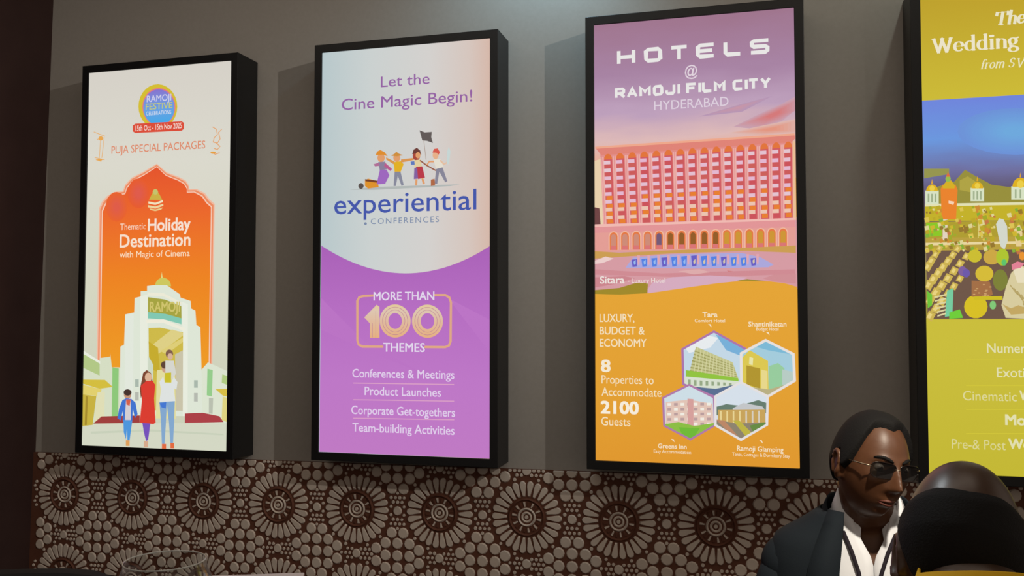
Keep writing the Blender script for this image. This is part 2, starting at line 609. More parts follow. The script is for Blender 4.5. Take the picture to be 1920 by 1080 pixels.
class Sheet:
    """everything printed on one light box; photo pixels are turned into places on the panel"""

    def __init__(self, pm, root):
        self.pm, self.root = pm, root
        self.parts = {}
        self.cur = None
        self.level = 0

    def part(self, name, parent=None):
        self.cur = MB()
        self.parts[name + '#%d' % len(self.parts)] = (self.cur, name)

    def P(self, pt):
        x, z = self.pm(*pt)
        return (x, self.y, z)

    def raw(self, pts, fs, m):
        self.level += 1
        self.y = 0.0028 - 0.000012 * self.level
        x0, x1, z0, z1 = self.box
        pts = [(min(max(x, x0), x1), min(max(z, z0), z1)) for x, z in pts]     # nothing runs off the sheet
        self.cur.add([(x, self.y, z) for x, z in pts], fs, m)

    def poly(self, pts, m):
        q = [self.pm(*p) for p in pts]
        t = tessellate_polygon([[Vector((x, z, 0)) for x, z in q]])
        self.raw(q, t, m if not isinstance(m, tuple) else ink(m))

    def rect(self, x0, y0, x1, y1, m):
        self.poly([(x0, y0), (x1, y0), (x1, y1), (x0, y1)], m)

    def soft(self, pts, c0, c1, n=9):
        """a patch whose ink fades out towards its outline"""
        cx = sum(q[0] for q in pts) / len(pts)
        cy = sum(q[1] for q in pts) / len(pts)
        for i in range(n):
            t = i / (n - 1)
            k = 1.15 - 0.9 * t
            self.poly([(cx + (q[0] - cx) * k, cy + (q[1] - cy) * k) for q in pts], tuple(a + (e - a) * (t * .93 + .05) for a, e in zip(c0, c1)))

    def oval(self, cx, cy, rx, ry, m, n=28, a0=0, a1=360):
        self.poly([(cx + rx * math.cos(R(a0 + (a1 - a0) * i / n)), cy - ry * math.sin(R(a0 + (a1 - a0) * i / n))) for i in range(n if a1 - a0 >= 360 else n + 1)], m)

    def ring(self, cx, cy, rx, ry, kx, ky, m, n=40):
        q = []
        for i in range(n):
            a = 2 * math.pi * i / n
            q.append(self.pm(cx + rx * math.cos(a), cy - ry * math.sin(a)))
            q.append(self.pm(cx + kx * math.cos(a), cy - ky * math.sin(a)))
        fs = [(2 * i, 2 * i + 1, (2 * i + 3) % (2 * n), (2 * i + 2) % (2 * n)) for i in range(n)]
        self.raw(q, fs, m if not isinstance(m, tuple) else ink(m))

    def pen(self, q, w, m, closed=False):
        """stroke in panel metres"""
        self.raw(*stroke(q, lambda d: w), m if not isinstance(m, tuple) else ink(m))

    def line(self, pts, wpx, m):
        a, b_ = self.pm(*pts[0]), self.pm(pts[0][0], pts[0][1] + 10)
        k = abs(a[1] - b_[1]) / 10
        self.pen([self.pm(*p) for p in pts], wpx * k, m)

    def text(self, s, x0, x1, yb, h, m, bold=0.0, shear=0.0, space=1.0):
        vs, fs = text_mesh(s, bold, shear, space)
        lo, hi = min(v[0] for v in vs), max(v[0] for v in vs)
        a, c = self.pm(x0, yb), self.pm(x1, yb)
        t = self.pm(x0, yb - h)
        sx = (c[0] - a[0]) / (hi - lo)
        sz = (t[1] - a[1]) / CAPH
        self.raw([(a[0] + (v[0] - lo) * sx, a[1] + v[1] * sz) for v in vs], fs, m if not isinstance(m, tuple) else ink(m))

    def square_text(self, glyphs, yb, h, wpx, m):
        """glyphs: (letter, left px, right px) on one base line through the first letter's left end"""
        a, t = self.pm(glyphs[0][1], yb), self.pm(glyphs[0][1], yb - h)
        H = t[1] - a[1]
        w = wpx * H / h
        for ch, x0, x1 in glyphs:
            l, r = self.pm(x0, yb - h)[0], self.pm(x1, yb - h)[0]
            for st in SQUARE[ch]:
                self.pen([(l + w / 2 + (r - l - w) * x, a[1] + w / 2 + (H - w) * z) for x, z in st], w, m)

    def serif_text(self, s, x0, x1, yb, h, m, shear=0.0, thick=0.2, thin=0.055):
        a, c, t = self.pm(x0, yb), self.pm(x1, yb), self.pm(x0, yb - h)
        H = t[1] - a[1]
        tot = sum(SERIF[ch][0] for ch in s)
        k = (c[0] - a[0]) / tot
        x = 0
        for ch in s:
            w, sts = SERIF[ch]
            for st in sts:
                q = [((x + px) * k + shear * py * H + a[0], a[1] + py * H) for px, py in st]
                self.raw(*stroke(q, lambda d: H * (thin + (thick - thin) * abs(d[1]) ** 1.5)), m if not isinstance(m, tuple) else ink(m))
            x += w

    def build(self, poster_name='poster'):
        poster = None
        for key, (mb, name) in self.parts.items():
            o = mb.build(name, poster if poster else self.root)
            if not poster:
                poster = o
        return poster


def stroke(q, wf):
    n = len(q)
    closed = n > 2 and math.dist(q[0], q[-1]) < 1e-6
    vs, fs = [], []
    for i in range(n):
        if closed:
            a, b_ = q[i - 1] if i else q[n - 2], q[(i + 1) if i < n - 1 else 1]
        else:
            a, b_ = q[max(i - 1, 0)], q[min(i + 1, n - 1)]
        dx, dz = b_[0] - a[0], b_[1] - a[1]
        l = math.hypot(dx, dz) or 1
        dx, dz = dx / l, dz / l
        w = wf((dx, dz)) / 2
        # widen at bends so that the stroke keeps its breadth
        if 0 < i < n - 1 or closed:
            p, r_ = (q[i - 1] if i else q[n - 2]), q[(i + 1) if i < n - 1 else 1]
            u1 = (q[i][0] - p[0], q[i][1] - p[1])
            l1 = math.hypot(*u1) or 1
            c = abs((u1[0] * dx + u1[1] * dz) / l1)
            w /= max(c, 0.6)
        ex = wf((dx, dz)) / 2 if not closed and n > 1 and False else 0
        vs += [(q[i][0] - dz * w, q[i][1] + dx * w), (q[i][0] + dz * w, q[i][1] - dx * w)]
    # square ends
    if not closed:
        for i, j, s in ((0, 1, -1), (n - 1, n - 2, -1)):
            dx, dz = q[j][0] - q[i][0], q[j][1] - q[i][1]
            l = math.hypot(dx, dz) or 1
            e = math.dist(vs[2 * i], vs[2 * i + 1]) / 2 * 0.98
            e = min(e, l)
            for k in (2 * i, 2 * i + 1):
                vs[k] = (vs[k][0] - dx / l * e * 0.5, vs[k][1] - dz / l * e * 0.5)
    for i in range(n - 1):
        fs.append((2 * i, 2 * i + 1, 2 * i + 3, 2 * i + 2))
    return vs, fs


BO = 0.0363                        # bezel width
BOXES = [  # left x, width, height, middle z (from ZO)
    (-2.482, 0.789, 1.809, -0.013), (-1.228, 0.792, 1.794, -0.006), (0.015, 0.794, 1.798, 0.008), (1.266, 0.792, 1.799, 0.011)]
QUADS = [[(165, 138), (432, 111.5), (425.5, 845), (153, 838)], [(603.5, 98), (920, 71.5), (916, 858.5), (597, 849)],
         [(1116, 48), (1489, 12), (1499, 881), (1114, 861)], None]
LABELS = ['leftmost wall light box, orange arch poster with a white building and a family',
          'wall light box with white and purple poster about conferences and 100 themes',
          'wall light box with pink hotel building above orange panel and hexagon pictures',
          'rightmost wall light box with yellow wedding poster, cut off by the frame']


def light_box(i):
    x, w, h, zc = BOXES[i]
    root = empty('light_box', (x + w / 2, YW, ZO + zc - h / 2 - BO))
    tag(root, LABELS[i], 'light box', 'illuminated advertising boxes along the wall')
    b = MB()
    X0, X1, Z1 = -w / 2 - BO, w / 2 + BO, h + 2 * BO
    x0, x1, z0, z1 = -w / 2, w / 2, BO, h + BO
    yf, yb, yd = -YW, 0.0, -YW + 0.006
    # outer shell, bezel and the shallow recess
    o4 = [(X0, Z1), (X1, Z1), (X1, 0), (X0, 0)]
    i4 = [(x0, z1), (x1, z1), (x1, z0), (x0, z0)]
    vs = [(p[0], yb, p[1]) for p in o4] + [(p[0], yf, p[1]) for p in o4] + [(p[0], yf, p[1]) for p in i4] + [(p[0], yd, p[1]) for p in i4]
    fs = [(0, 1, 2, 3)]
    for k in range(4):
        n = (k + 1) % 4
        fs += [(k, k + 4, n + 4, n), (k + 4, k + 8, n + 8, n + 4), (k + 8, k + 12, n + 12, n + 8)]
    fs.append((12, 13, 14, 15))
    b.add(vs, fs, M_casing)
    o = b.build('casing', root, bevel=0.002)
    fix_normals(o)
    loc = [(x0, z1), (x1, z1), (x1, z0), (x0, z0)]
    src = QUADS[i]
    if src is None:
        src = [project((root.location.x + p[0], 0, root.location.z + p[1])) for p in loc]
    pm = homography(src, [(p[0], p[1]) for p in loc])
    s = Sheet(pm, root)
    s.y0 = yf
    s.box = (x0, x1, z0, z1)
    return root, s


def Z(s, y, x):
    return s.pm(x, y)[1]


WHITE = (232, 230, 228)


def place(s):
    """put the printed sheets on the front of their box"""
    p = s.build()
    p.location.y = -YW + 0.0022


# ---- first box: arch, tower, family
root, s = light_box(0)
x0, x1, z0, z1 = s.box
s.part('poster')
s.raw([(x0, z1), (x1, z1), (x1, z0), (x0, z0)], [(0, 1, 2, 3)],
      blend_ink('cream_sheet', [(0, (203, 208, 184)), (.45, (214, 214, 194)), (.75, (219, 217, 205)), (1, (214, 209, 200))], 2, z0, z1, True))
s.part('festival_badge')
s.oval(294, 199, 36.5, 42, (212, 190, 52))
s.oval(296, 200, 31, 36, (226, 120, 128))
s.oval(296, 200.5, 29.5, 34, blend_ink('badge_blend', [(0, (62, 170, 232)), (.45, (104, 160, 226)), (1, (134, 118, 208))], 2, Z(s, 234, 296), Z(s, 168, 296)))
s.text('RAMOJI', 273, 319, 191, 12, (206, 206, 234), .012)
s.text('FESTIVE', 271, 321, 205.5, 11, (196, 202, 122), .012)
s.text('CELEBRATIONS', 272, 319, 216, 7, (220, 226, 238))
s.poly([(252, 231.5), (339, 226), (343, 229), (343, 240), (339, 243.5), (252, 249), (247, 246), (247, 235)], (219, 78, 58))
s.text('15th Oct - 15th Nov 2025', 252, 339, 245.5, 10, (240, 214, 204), .012)
s.part('lettering')
s.text('PUJA SPECIAL PACKAGES', 207, 383, 288.5, 14, (222, 138, 106), .006)
s.part('ornament')
for pts in ([(174, 248), (195, 256)], [(180, 262), (194, 259)], [(187, 258), (184, 298)], [(193, 262), (189, 296)], [(176, 296), (194, 300)], [(178, 300), (188, 303)]):
    s.line(pts, 1.4, (230, 176, 112))
s.oval(187, 260, 4.5, 4, (232, 168, 84))
s.oval(185, 300, 5, 2, (232, 168, 84))
s.part('ornament')
for pts in ([(397, 236), (404, 240), (406, 250), (400, 256), (398, 264), (406, 266), (411, 258), (408, 246), (414, 240)], [(404, 266), (411, 272), (406, 278), (400, 276)], [(394, 283), (402, 287), (410, 284)]):
    s.line(pts, 1.6, (228, 164, 110))
s.oval(398, 284, 5, 2.2, (231, 160, 66))


def arch_pts(inset):
    pts = [(292.5, 306), (311, 322), (334.5, 330.5), (347, 337), (353, 346), (353, 353), (367.5, 352.5), (383, 360), (392, 372), (401.5, 380), (399.5, 540), (398, 700),
           (180, 700), (182, 540), (184, 391), (190, 378), (199, 368), (212, 360), (229, 357.5), (233, 346), (245, 333), (268, 321)]
    cx, cy = 292, 520
    out = []
    for x, y in pts:
        sx = 1 - inset / 110.0
        out.append((cx + (x - cx) * sx, y + inset * (0.9 if y < 600 else 0)))
    return out


s.part('arch_print')
s.poly(arch_pts(0), (240, 186, 160))
s.poly(arch_pts(2.4), (236, 140, 98))
s.poly(arch_pts(5.4), (245, 206, 186))
s.poly(arch_pts(7.2), blend_ink('arch_blend', [(0, (238, 156, 38)), (.45, (238, 132, 36)), (.8, (235, 102, 46)), (1, (229, 86, 46))], 2, Z(s, 690, 290), Z(s, 315, 290)))
for cx, cy, rx, ry, c in ((217, 388, 16, 22, (222, 92, 80)), (258, 362, 16, 22, (222, 92, 84))):
    for q in range(12):
        t = (q + 1) / 12
        s.oval(cx, cy, rx * (1.35 - t), ry * (1.35 - t), tuple(a + (e - a) * t * .8 for a, e in zip((233, 94, 46) if cy < 370 else (234, 101, 46), c)))
s.part('emblem')
s.poly([(290, 353), (298, 364), (303, 374), (278, 374), (283, 364)], (204, 178, 72))
s.oval(290, 359, 5, 5, (198, 196, 110))
s.poly([(277, 377), (290, 379.5), (304, 374), (304, 378), (290, 383.5), (277, 381)], (240, 226, 190))
s.poly([(276, 384), (290, 386.5), (305, 381), (305, 385), (290, 390.5), (276, 388)], (236, 214, 160))
s.poly([(279, 390), (290, 392), (304, 388), (301, 392), (290, 395), (281, 393)], (232, 206, 140))
s.part('lettering')
s.text('Thematic', 224, 272, 431.5, 12, (246, 214, 190))
s.text('Holiday', 276, 356, 432.5, 22.5, (246, 224, 208), .022)
s.text('Destination', 223, 356, 464, 23.5, (246, 224, 204), .018)
s.text('with Magic of Cinema', 223, 355, 483.5, 11.5, (248, 220, 188), .006)
s.part('building_print')
G0, G1, G2 = (222, 230, 214), (206, 216, 196), (232, 236, 222)
# low wings
s.poly([(154, 662), (186, 680), (186, 673), (206, 670), (206, 664), (209, 690), (226, 690), (226, 800), (154, 800)], (214, 222, 196))
s.poly([(155, 664), (186, 683), (186, 706), (155, 692)], (178, 200, 134))
s.poly([(155, 660), (187, 679), (187, 684), (155, 666)], G2)
s.poly([(210, 690), (222, 692), (221, 790), (209, 790)], (142, 200, 122))
s.poly([(154, 714), (196, 714), (211, 727), (186, 731), (154, 722)], (212, 190, 64))
s.poly([(154, 724), (190, 732), (186, 745), (154, 742)], (226, 208, 110))
s.poly([(154, 742), (180, 745), (173, 800), (154, 803)], (200, 178, 66))
s.poly([(160, 745), (164, 746), (162, 800), (158, 800)], (166, 140, 48))
s.poly([(182, 738), (196, 736), (195, 795), (176, 797)], (224, 222, 182))
s.poly([(378, 692), (390, 678), (402, 683), (427, 694), (426, 795), (380, 795)], (220, 228, 208))
s.poly([(389, 690), (399, 692), (398, 742), (388, 740)], (150, 204, 140))
s.poly([(417, 700), (427, 703), (427, 720), (416, 716)], (176, 204, 130))
s.poly([(404, 728), (427, 727), (427, 742), (418, 740)], (214, 190, 70))
s.poly([(418, 742), (427, 744), (427, 790), (416, 786)], (222, 212, 130))
s.poly([(392, 745), (400, 745), (399, 775), (392, 774)], (186, 192, 176))
# tower
s.poly([(302.5, 509), (304.5, 522), (301, 522)], (226, 222, 140))
s.oval(305, 536, 15, 16, (206, 200, 96), 20, 0, 180)
s.poly([(275, 536), (290, 534), (312, 534), (337, 551), (338, 557), (357, 563), (358, 577), (366, 581), (368, 608), (375.5, 612), (378, 693), (380, 780),
        (224, 780), (225, 651), (232, 647), (234, 590), (251, 586), (251.7, 559), (263, 556), (263, 546), (275, 545)], G0)
s.poly([(262, 556), (276, 552), (276, 780), (262, 780)], G2)
s.poly([(341, 565), (352, 569), (352, 780), (343, 780)], G2)
s.poly([(234, 592), (250, 588), (249, 780), (233, 780)], (226, 232, 220))
s.poly([(276, 548), (306, 549), (340, 566), (340, 571), (306, 555), (276, 554)], (236, 234, 214))
s.poly([(277, 557), (309, 561), (339.5, 573), (340, 600), (310, 595), (277, 592)], (166, 164, 66))
s.poly([(277, 585), (310, 588), (340, 596), (340, 607), (310, 599), (277, 597)], (130, 200, 178))
s.poly([(274, 600), (306, 598), (346, 614), (346, 620), (306, 605), (274, 606)], (238, 236, 218))
s.text('RAMOJI', 280, 337, 584, 18, (208, 196, 110), .02)
s.poly([(278, 615), (300, 614), (343, 622), (343, 770), (288, 770), (279, 690)], (206, 186, 74))
s.poly([(286, 646), (322, 617), (343, 623), (343, 628), (296, 664)], (222, 208, 134))
s.poly([(300, 658), (343, 632), (343, 640), (312, 664)], (222, 206, 120))
s.poly([(278, 640), (296, 652), (300, 700), (281, 690)], (198, 172, 48))
s.poly([(328, 664), (343, 656), (343, 770), (330, 770)], (202, 196, 170))
s.poly([(294, 694), (328, 690), (330, 785), (292, 785)], (226, 220, 160))
s.poly([(278, 668), (287, 684), (287, 780), (276, 780)], G1)
for x in (253, 364):
    s.rect(x, 712, x + 7, 726, (170, 184, 172))
    s.rect(x, 736, x + 7, 752, (182, 186, 176))
s.poly([(190, 783), (262, 780), (262, 794), (174, 797)], (160, 64, 62))
s.poly([(347, 775), (380, 773), (412, 779), (420, 790), (347, 793)], (172, 66, 72))
s.poly([(154, 802), (190, 797), (345, 793), (427, 792), (426, 846), (153, 838)], (212, 216, 196))
s.poly([(170, 812), (280, 806), (420, 812), (420, 815), (280, 810), (170, 816)], (200, 208, 186))
s.part('family_print')
# boy
s.oval(239, 741, 7, 8, (198, 150, 120))
s.oval(239, 737, 7.5, 6, (70, 52, 46))
s.poly([(229, 752), (236, 748), (246, 749), (254, 756), (258, 778), (253, 785), (249, 768), (248, 790), (230, 790), (230, 772), (226, 790), (220, 786), (223, 768)], (66, 116, 208))
s.poly([(236, 752), (245, 752), (245, 789), (234, 789)], (212, 206, 210))
s.poly([(236, 750), (245, 750), (243, 762), (237, 760)], (214, 96, 74))
s.poly([(231, 789), (248, 790), (243, 828), (239, 828), (238, 806), (236, 826), (232, 812)], (78, 150, 220))
s.poly([(236, 827), (243, 827), (243, 838), (236, 838)], (222, 160, 92))
# woman
s.poly([(268, 700), (275, 694), (283, 700), (286, 715), (278, 722), (270, 730), (264, 748), (262, 730), (266, 712)], (126, 72, 52))
s.oval(278, 708, 6.5, 9, (222, 180, 150))
s.poly([(264, 724), (274, 715), (286, 714), (291, 722), (289, 748), (292, 793), (288, 796), (262, 794), (266, 752)], (218, 62, 50))
s.poly([(267, 794), (282, 795), (278, 826), (274, 828), (270, 812)], (118, 82, 186))
s.rect(270, 828, 278, 840, (214, 170, 140))
# man with a child on his shoulders
s.oval(310, 690, 7, 9, (204, 160, 132))
s.oval(309, 684, 7.5, 7, (96, 70, 58))
s.oval(317.5, 663, 7, 8, (130, 96, 80))
s.oval(319, 668, 5, 6, (214, 178, 154))
s.poly([(310, 676), (326, 676), (330, 700), (322, 712), (310, 706)], (214, 214, 206))
s.poly([(309, 699), (321, 698), (321, 717), (309, 717)], (202, 190, 46))
s.poly([(299, 716), (306, 706), (309, 718), (321, 718), (326, 706), (333, 716), (331, 730), (326, 728), (329, 752), (299, 755), (302, 730)], (222, 226, 224))
s.poly([(299, 754), (328, 752), (327, 792), (325, 832), (320, 832), (317, 790), (313, 760), (311, 800), (309, 834), (304, 834), (302, 790)], (132, 168, 206))
s.poly([(299, 756), (312, 754), (311, 766), (303, 764)], (70, 120, 210))
s.rect(304, 833, 312, 842, (226, 108, 66))
s.rect(320, 831, 327, 841, (226, 108, 66))
place(s)

# ---- second box: conferences
root, s = light_box(1)
x0, x1, z0, z1 = s.box
s.part('poster')
zm = Z(s, 300, 760)
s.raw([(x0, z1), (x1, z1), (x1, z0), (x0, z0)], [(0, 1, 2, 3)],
      blend_ink('pearl_sheet', [(0, (176, 194, 198)), (.3, (200, 207, 207)), (.62, (212, 207, 204)), (.85, (214, 194, 184)), (1, (214, 178, 162))], 0, x0, x1, True))  # bluish left end is a reflection of blue light put into the ink
s.part('purple_field')
lens_pts = [(595, 458)] + [(601 + (918 - 601) * i / 30, 462.5 + 51.5 * math.sin(math.pi * i / 30) ** 0.86 + 0.5 * i / 30) for i in range(31)] + [(924, 460)]
s.poly([(602, 462)] + [(601.5 + (917.5 - 601.5) * i / 30, 462.5 + 51.5 * (1 - (2 * i / 30 - 1) ** 2)) for i in range(31)] + [(916, 858), (598, 848.5)],
       blend_ink('purple_blend', [(0, (192, 122, 196)), (.35, (190, 120, 199)), (.7, (182, 110, 194)), (1, (170, 98, 184))], 2, z0, Z(s, 462, 760)))
s.poly([(600, 560), (680, 640), (790, 700), (690, 660), (600, 620)], (187, 116, 197))
s.poly([(917, 600), (840, 560), (870, 600), (917, 660)], (188, 117, 198))
# pale upper sheet with a blue light's reflection painted into its left end
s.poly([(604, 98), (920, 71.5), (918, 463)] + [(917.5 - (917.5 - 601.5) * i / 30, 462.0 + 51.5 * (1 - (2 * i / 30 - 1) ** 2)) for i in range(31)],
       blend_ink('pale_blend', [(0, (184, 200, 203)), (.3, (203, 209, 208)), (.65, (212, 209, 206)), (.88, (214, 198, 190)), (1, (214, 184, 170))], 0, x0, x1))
s.part('headline')
PU = (150, 100, 164)
s.text('Let the', 714, 806, 163.5, 20, PU, .004)
s.part('headline')
s.text('Cine Magic Begin!', 640, 886, 207, 21, PU, .004)
s.part('cartoon_print')
s.poly([(655, 357), (700, 352), (863, 346.5), (845, 350), (700, 357.5)], (178, 184, 182))
s.poly([(684, 339), (690, 336), (708, 341), (710, 352), (690, 355), (684, 350)], (222, 146, 44))
s.poly([(684, 337), (708, 340), (709, 344), (685, 341)], (120, 66, 40))
s.oval(676.5, 350, 5, 5.5, (92, 82, 78))
SKIN = (224, 158, 108)
# figure in a purple skirt
s.oval(714.5, 297, 7, 8, SKIN)
s.poly([(704, 292), (707, 285), (713, 282), (721, 286), (727, 294), (718, 291)], (222, 142, 50))
s.poly([(709, 305), (722, 304), (726, 318), (712, 321)], (138, 128, 156))
s.poly([(700, 309), (710, 306), (712, 312), (703, 313)], (176, 110, 150))
s.poly([(722, 306), (735, 318), (732, 322), (720, 313)], (186, 92, 142))
s.poly([(712, 320), (725, 319), (730, 330), (722, 346), (706, 347)], (158, 104, 190))
# figure in a yellow shirt
s.oval(744, 297, 6.5, 7.5, SKIN)
s.poly([(733, 293), (740, 289), (743, 285), (748, 289), (756, 292), (744, 294)], (206, 142, 62))
s.poly([(738, 305), (752, 303), (757, 309), (751, 324), (740, 324)], (226, 176, 40))
s.poly([(724, 296), (740, 304), (738, 309), (724, 300)], (216, 150, 80))
s.poly([(752, 300), (776, 297), (776, 301), (752, 306)], (218, 150, 84))
s.poly([(740, 323), (751, 323), (757, 348), (753, 350), (746, 331), (742, 350), (738, 350)], (136, 138, 156))
# figure with long hair
s.oval(781, 293, 7, 9, (170, 74, 60))
s.poly([(773, 290), (776, 281), (782, 278), (788, 283), (790, 291), (782, 288)], (110, 62, 56))
s.oval(784, 292, 4.5, 6, SKIN)
s.poly([(774, 302), (789, 300), (791, 314), (778, 317)], (226, 206, 160))
s.poly([(770, 304), (777, 303), (778, 310), (771, 310)], (96, 122, 190))
s.poly([(780, 314), (792, 313), (797, 334), (784, 337)], (186, 60, 74))
s.poly([(777, 316), (782, 315), (784, 336), (776, 337)], (132, 96, 160))
s.poly([(779, 337), (783, 337), (782, 349), (778, 349)], SKIN)
s.poly([(790, 335), (794, 335), (797, 345), (793, 347)], SKIN)
s.line([(788, 302), (800, 311), (812, 318), (820, 322)], 2.4, (150, 86, 62))
# figure with a red headscarf and a blade
s.oval(817, 292, 5.5, 7.5, (230, 176, 138))
s.poly([(811, 287), (814, 280), (821, 279), (825, 286), (823, 291), (818, 287)], (214, 92, 78))
s.poly([(813, 300), (826, 299), (832, 314), (818, 319)], (228, 222, 208))
s.line([(826, 302), (833, 309), (838, 306)], 3, (228, 190, 160))
s.line([(813, 304), (805, 304), (801, 310)], 3, (226, 160, 110))
s.poly([(838, 308), (839, 284), (842, 276), (845, 285), (842, 309)], (198, 214, 212))
s.poly([(818, 318), (830, 315), (839, 341), (835, 343), (824, 323), (820, 346), (815, 346)], (136, 134, 152))
s.poly([(808, 338), (815, 336), (816, 349), (808, 350)], (176, 104, 70))
# flag
s.line([(793.5, 250), (799, 300)], 1.2, (176, 160, 150))
s.poly([(787, 245), (797, 249), (810, 248), (809, 258), (812, 269), (801, 265), (792, 264)], (98, 90, 88))
s.part('wordmark')
s.text('experiential', 626, 893, 403.5, 37, (70, 88, 170), .004)
s.text('CONFERENCES', 695, 823, 422, 10.5, (122, 138, 168), 0, 0, 1.25)
s.oval(685, 421, 2.6, 2.6, (122, 138, 168))
s.part('themes_badge')
GOLD = (222, 168, 132)
s.line([(699, 556), (680, 557), (673, 559.5), (669.5, 566), (669.5, 640), (672, 648), (679, 651.5), (717, 651.5)], 4.4, GOLD)
s.line([(796, 651.5), (834, 651.5), (841, 648.5), (844, 641), (845, 568), (842, 559), (835, 554.5), (814, 554.5)], 4.4, GOLD)
gold = blend_ink('gold_blend', [(0, (230, 176, 128)), (.45, (224, 186, 156)), (.8, (222, 198, 176)), (1, (228, 204, 150))], 2, Z(s, 635, 760), Z(s, 572, 760))
s.poly([(682.5, 597), (706, 573), (711, 577), (711, 635), (693, 635), (693, 608)], gold)
for cx in (740.5, 801):
    s.ring(cx, 603.3, 29, 31, 12.6, 15, gold)
    s.ring(cx, 603.3, 24, 26.2, 23.1, 25.3, (188, 128, 150))
    s.ring(cx, 603.3, 18.6, 21, 17.8, 20.2, (188, 128, 150))
s.line([(698, 608), (698, 634)], 0.8, (196, 140, 150))
s.line([(704, 585), (704, 634)], 0.8, (196, 140, 150))
s.text('MORE THAN', 700, 814, 565, 15.5, (226, 216, 236), .014)
s.text('THEMES', 718, 796, 660.5, 16, (226, 216, 236), .014)
s.part('lettering')
LT = (224, 206, 234)
for t, a, c, y in (('Conferences & Meetings', 660, 851, 709), ('Product Launches', 683, 826, 742), ('Corporate Get-togethers', 658, 852, 777.5), ('Team-building Activities', 660, 851, 810)):
    s.text(t, a, c, y, 15.5, LT, .01)
for y in (720, 751, 785.5):
    s.line([(662, y), (850, y + 1)], 1.8, (218, 160, 198))
place(s)

# ---- third box: hotels
root, s = light_box(2)
x0, x1, z0, z1 = s.box
s.part('poster')
s.raw([(x0, z1), (x1, z1), (x1, z0), (x0, z0)], [(0, 1, 2, 3)],
      blend_ink('orange_sheet', [(0, (224, 152, 48)), (.4, (226, 160, 52)), (1, (228, 164, 54))], 2, z0, Z(s, 560, 1300), True))
s.part('hotel_print')
s.poly([(1116, 48), (1489, 12), (1493, 330), (1115, 330)],
       blend_ink('dusk_sky', [(0, (232, 176, 154)), (.14, (222, 186, 184)), (.34, (190, 160, 188)), (.62, (168, 132, 164)), (1, (160, 118, 142))], 2, Z(s, 290, 1300), Z(s, 30, 1300), True, 0.22))
s.soft([(1385, 232), (1425, 212), (1465, 194), (1496, 182), (1496, 204), (1465, 222), (1425, 236)], (200, 164, 180), (214, 122, 122), 10)
s.soft([(1375, 246), (1420, 236), (1496, 222), (1496, 244), (1430, 250)], (222, 184, 178), (228, 150, 128), 8)
s.soft([(1320, 214), (1380, 196), (1440, 180), (1390, 206)], (182, 150, 182), (200, 150, 168), 7)
# ground and paving of the picture
s.poly([(1115, 415), (1494, 405), (1496, 540), (1115, 552)], (214, 156, 164))
PK, PK2 = (226, 142, 138), (236, 176, 168)
s.poly([(1115, 300), (1131, 294), (1131, 418), (1115, 420)], (232, 208, 172))
s.poly([(1115, 386), (1124, 388), (1126, 418), (1115, 420)], (112, 70, 70))
s.poly([(1480, 262), (1491, 262), (1493, 410), (1480, 410)], (234, 190, 150))
# facade: perspective of sixteen bays, eight floors
TL, TR, BR, BL = (1126, 284), (1486, 258), (1487, 408), (1131, 420)


def fac(u, v):
    a = (TL[0] + (TR[0] - TL[0]) * u, TL[1] + (TR[1] - TL[1]) * u)
    c = (BL[0] + (BR[0] - BL[0]) * u, BL[1] + (BR[1] - BL[1]) * u)
    return (a[0] + (c[0] - a[0]) * v, a[1] + (c[1] - a[1]) * v)


s.poly([TL, TR, BR, BL], PK)
s.poly([(1117, 275), (1490, 249), (1491, 257), (1484, 264), (1128, 289)], (224, 132, 120))
s.poly([(1117, 273), (1490, 247), (1490, 251), (1117, 277)], (238, 168, 140))
rng = random.Random(11)
NB = 16
base_level = s.level
for i in range(NB):
    s.level = base_level
    u0, u1 = (i + 0.30) / NB, (i + 0.96) / NB
    s.poly([fac(u0, .1), fac(u1, .1), fac(u1, .99), fac(u0, .99)], (208, 92, 98))
    m_ = [fac(u0, .1)] + [fac(u0 + (u1 - u0) * (0.5 - 0.5 * math.cos(math.pi * k / 8)), .1 - .075 * math.sin(math.pi * k / 8)) for k in range(9)] + [fac(u1, .1)]
    s.poly(m_, (226, 118, 62))
    for j in range(8):
        v = .14 + .107 * j
        s.level = base_level + 4
        warm = j >= 4 and rng.random() < .55 or (j == 6 and rng.random() < .7)
        s.poly([fac(u0 + .004, v + .032), fac(u1 - .006, v + .032), fac(u1 - .006, v + .088), fac(u0 + .004, v + .088)], (232, 128, 52) if warm else (204, 84 + rng.randint(0, 14), 92))
        s.poly([fac(u0 - .002, v - .02), fac(u1 - .010, v - .02), fac(u1 - .010, v + .028), fac(u0 - .002, v + .028)], (228, 190 + rng.randint(-8, 8), 208) if j < 6 else (236, 196, 176))
    s.poly([fac((i + .02) / NB, .06), fac((i + .26) / NB, .06), fac((i + .26) / NB, 1), fac((i + .02) / NB, 1)], PK2)
    s.poly([fac((i + .10) / NB, .06), fac((i + .16) / NB, .06), fac((i + .16) / NB, 1), fac((i + .10) / NB, 1)], (222, 140, 146))
s.poly([(1115, 420), (1490, 408), (1492, 428), (1115, 436)], (226, 150, 152))
s.poly([(1115, 418), (1490, 406), (1490, 410), (1115, 423)], (240, 186, 178))
s.poly([(1115, 434), (1492, 423), (1492, 462), (1115, 470)], (228, 158, 150))
base_level = s.level
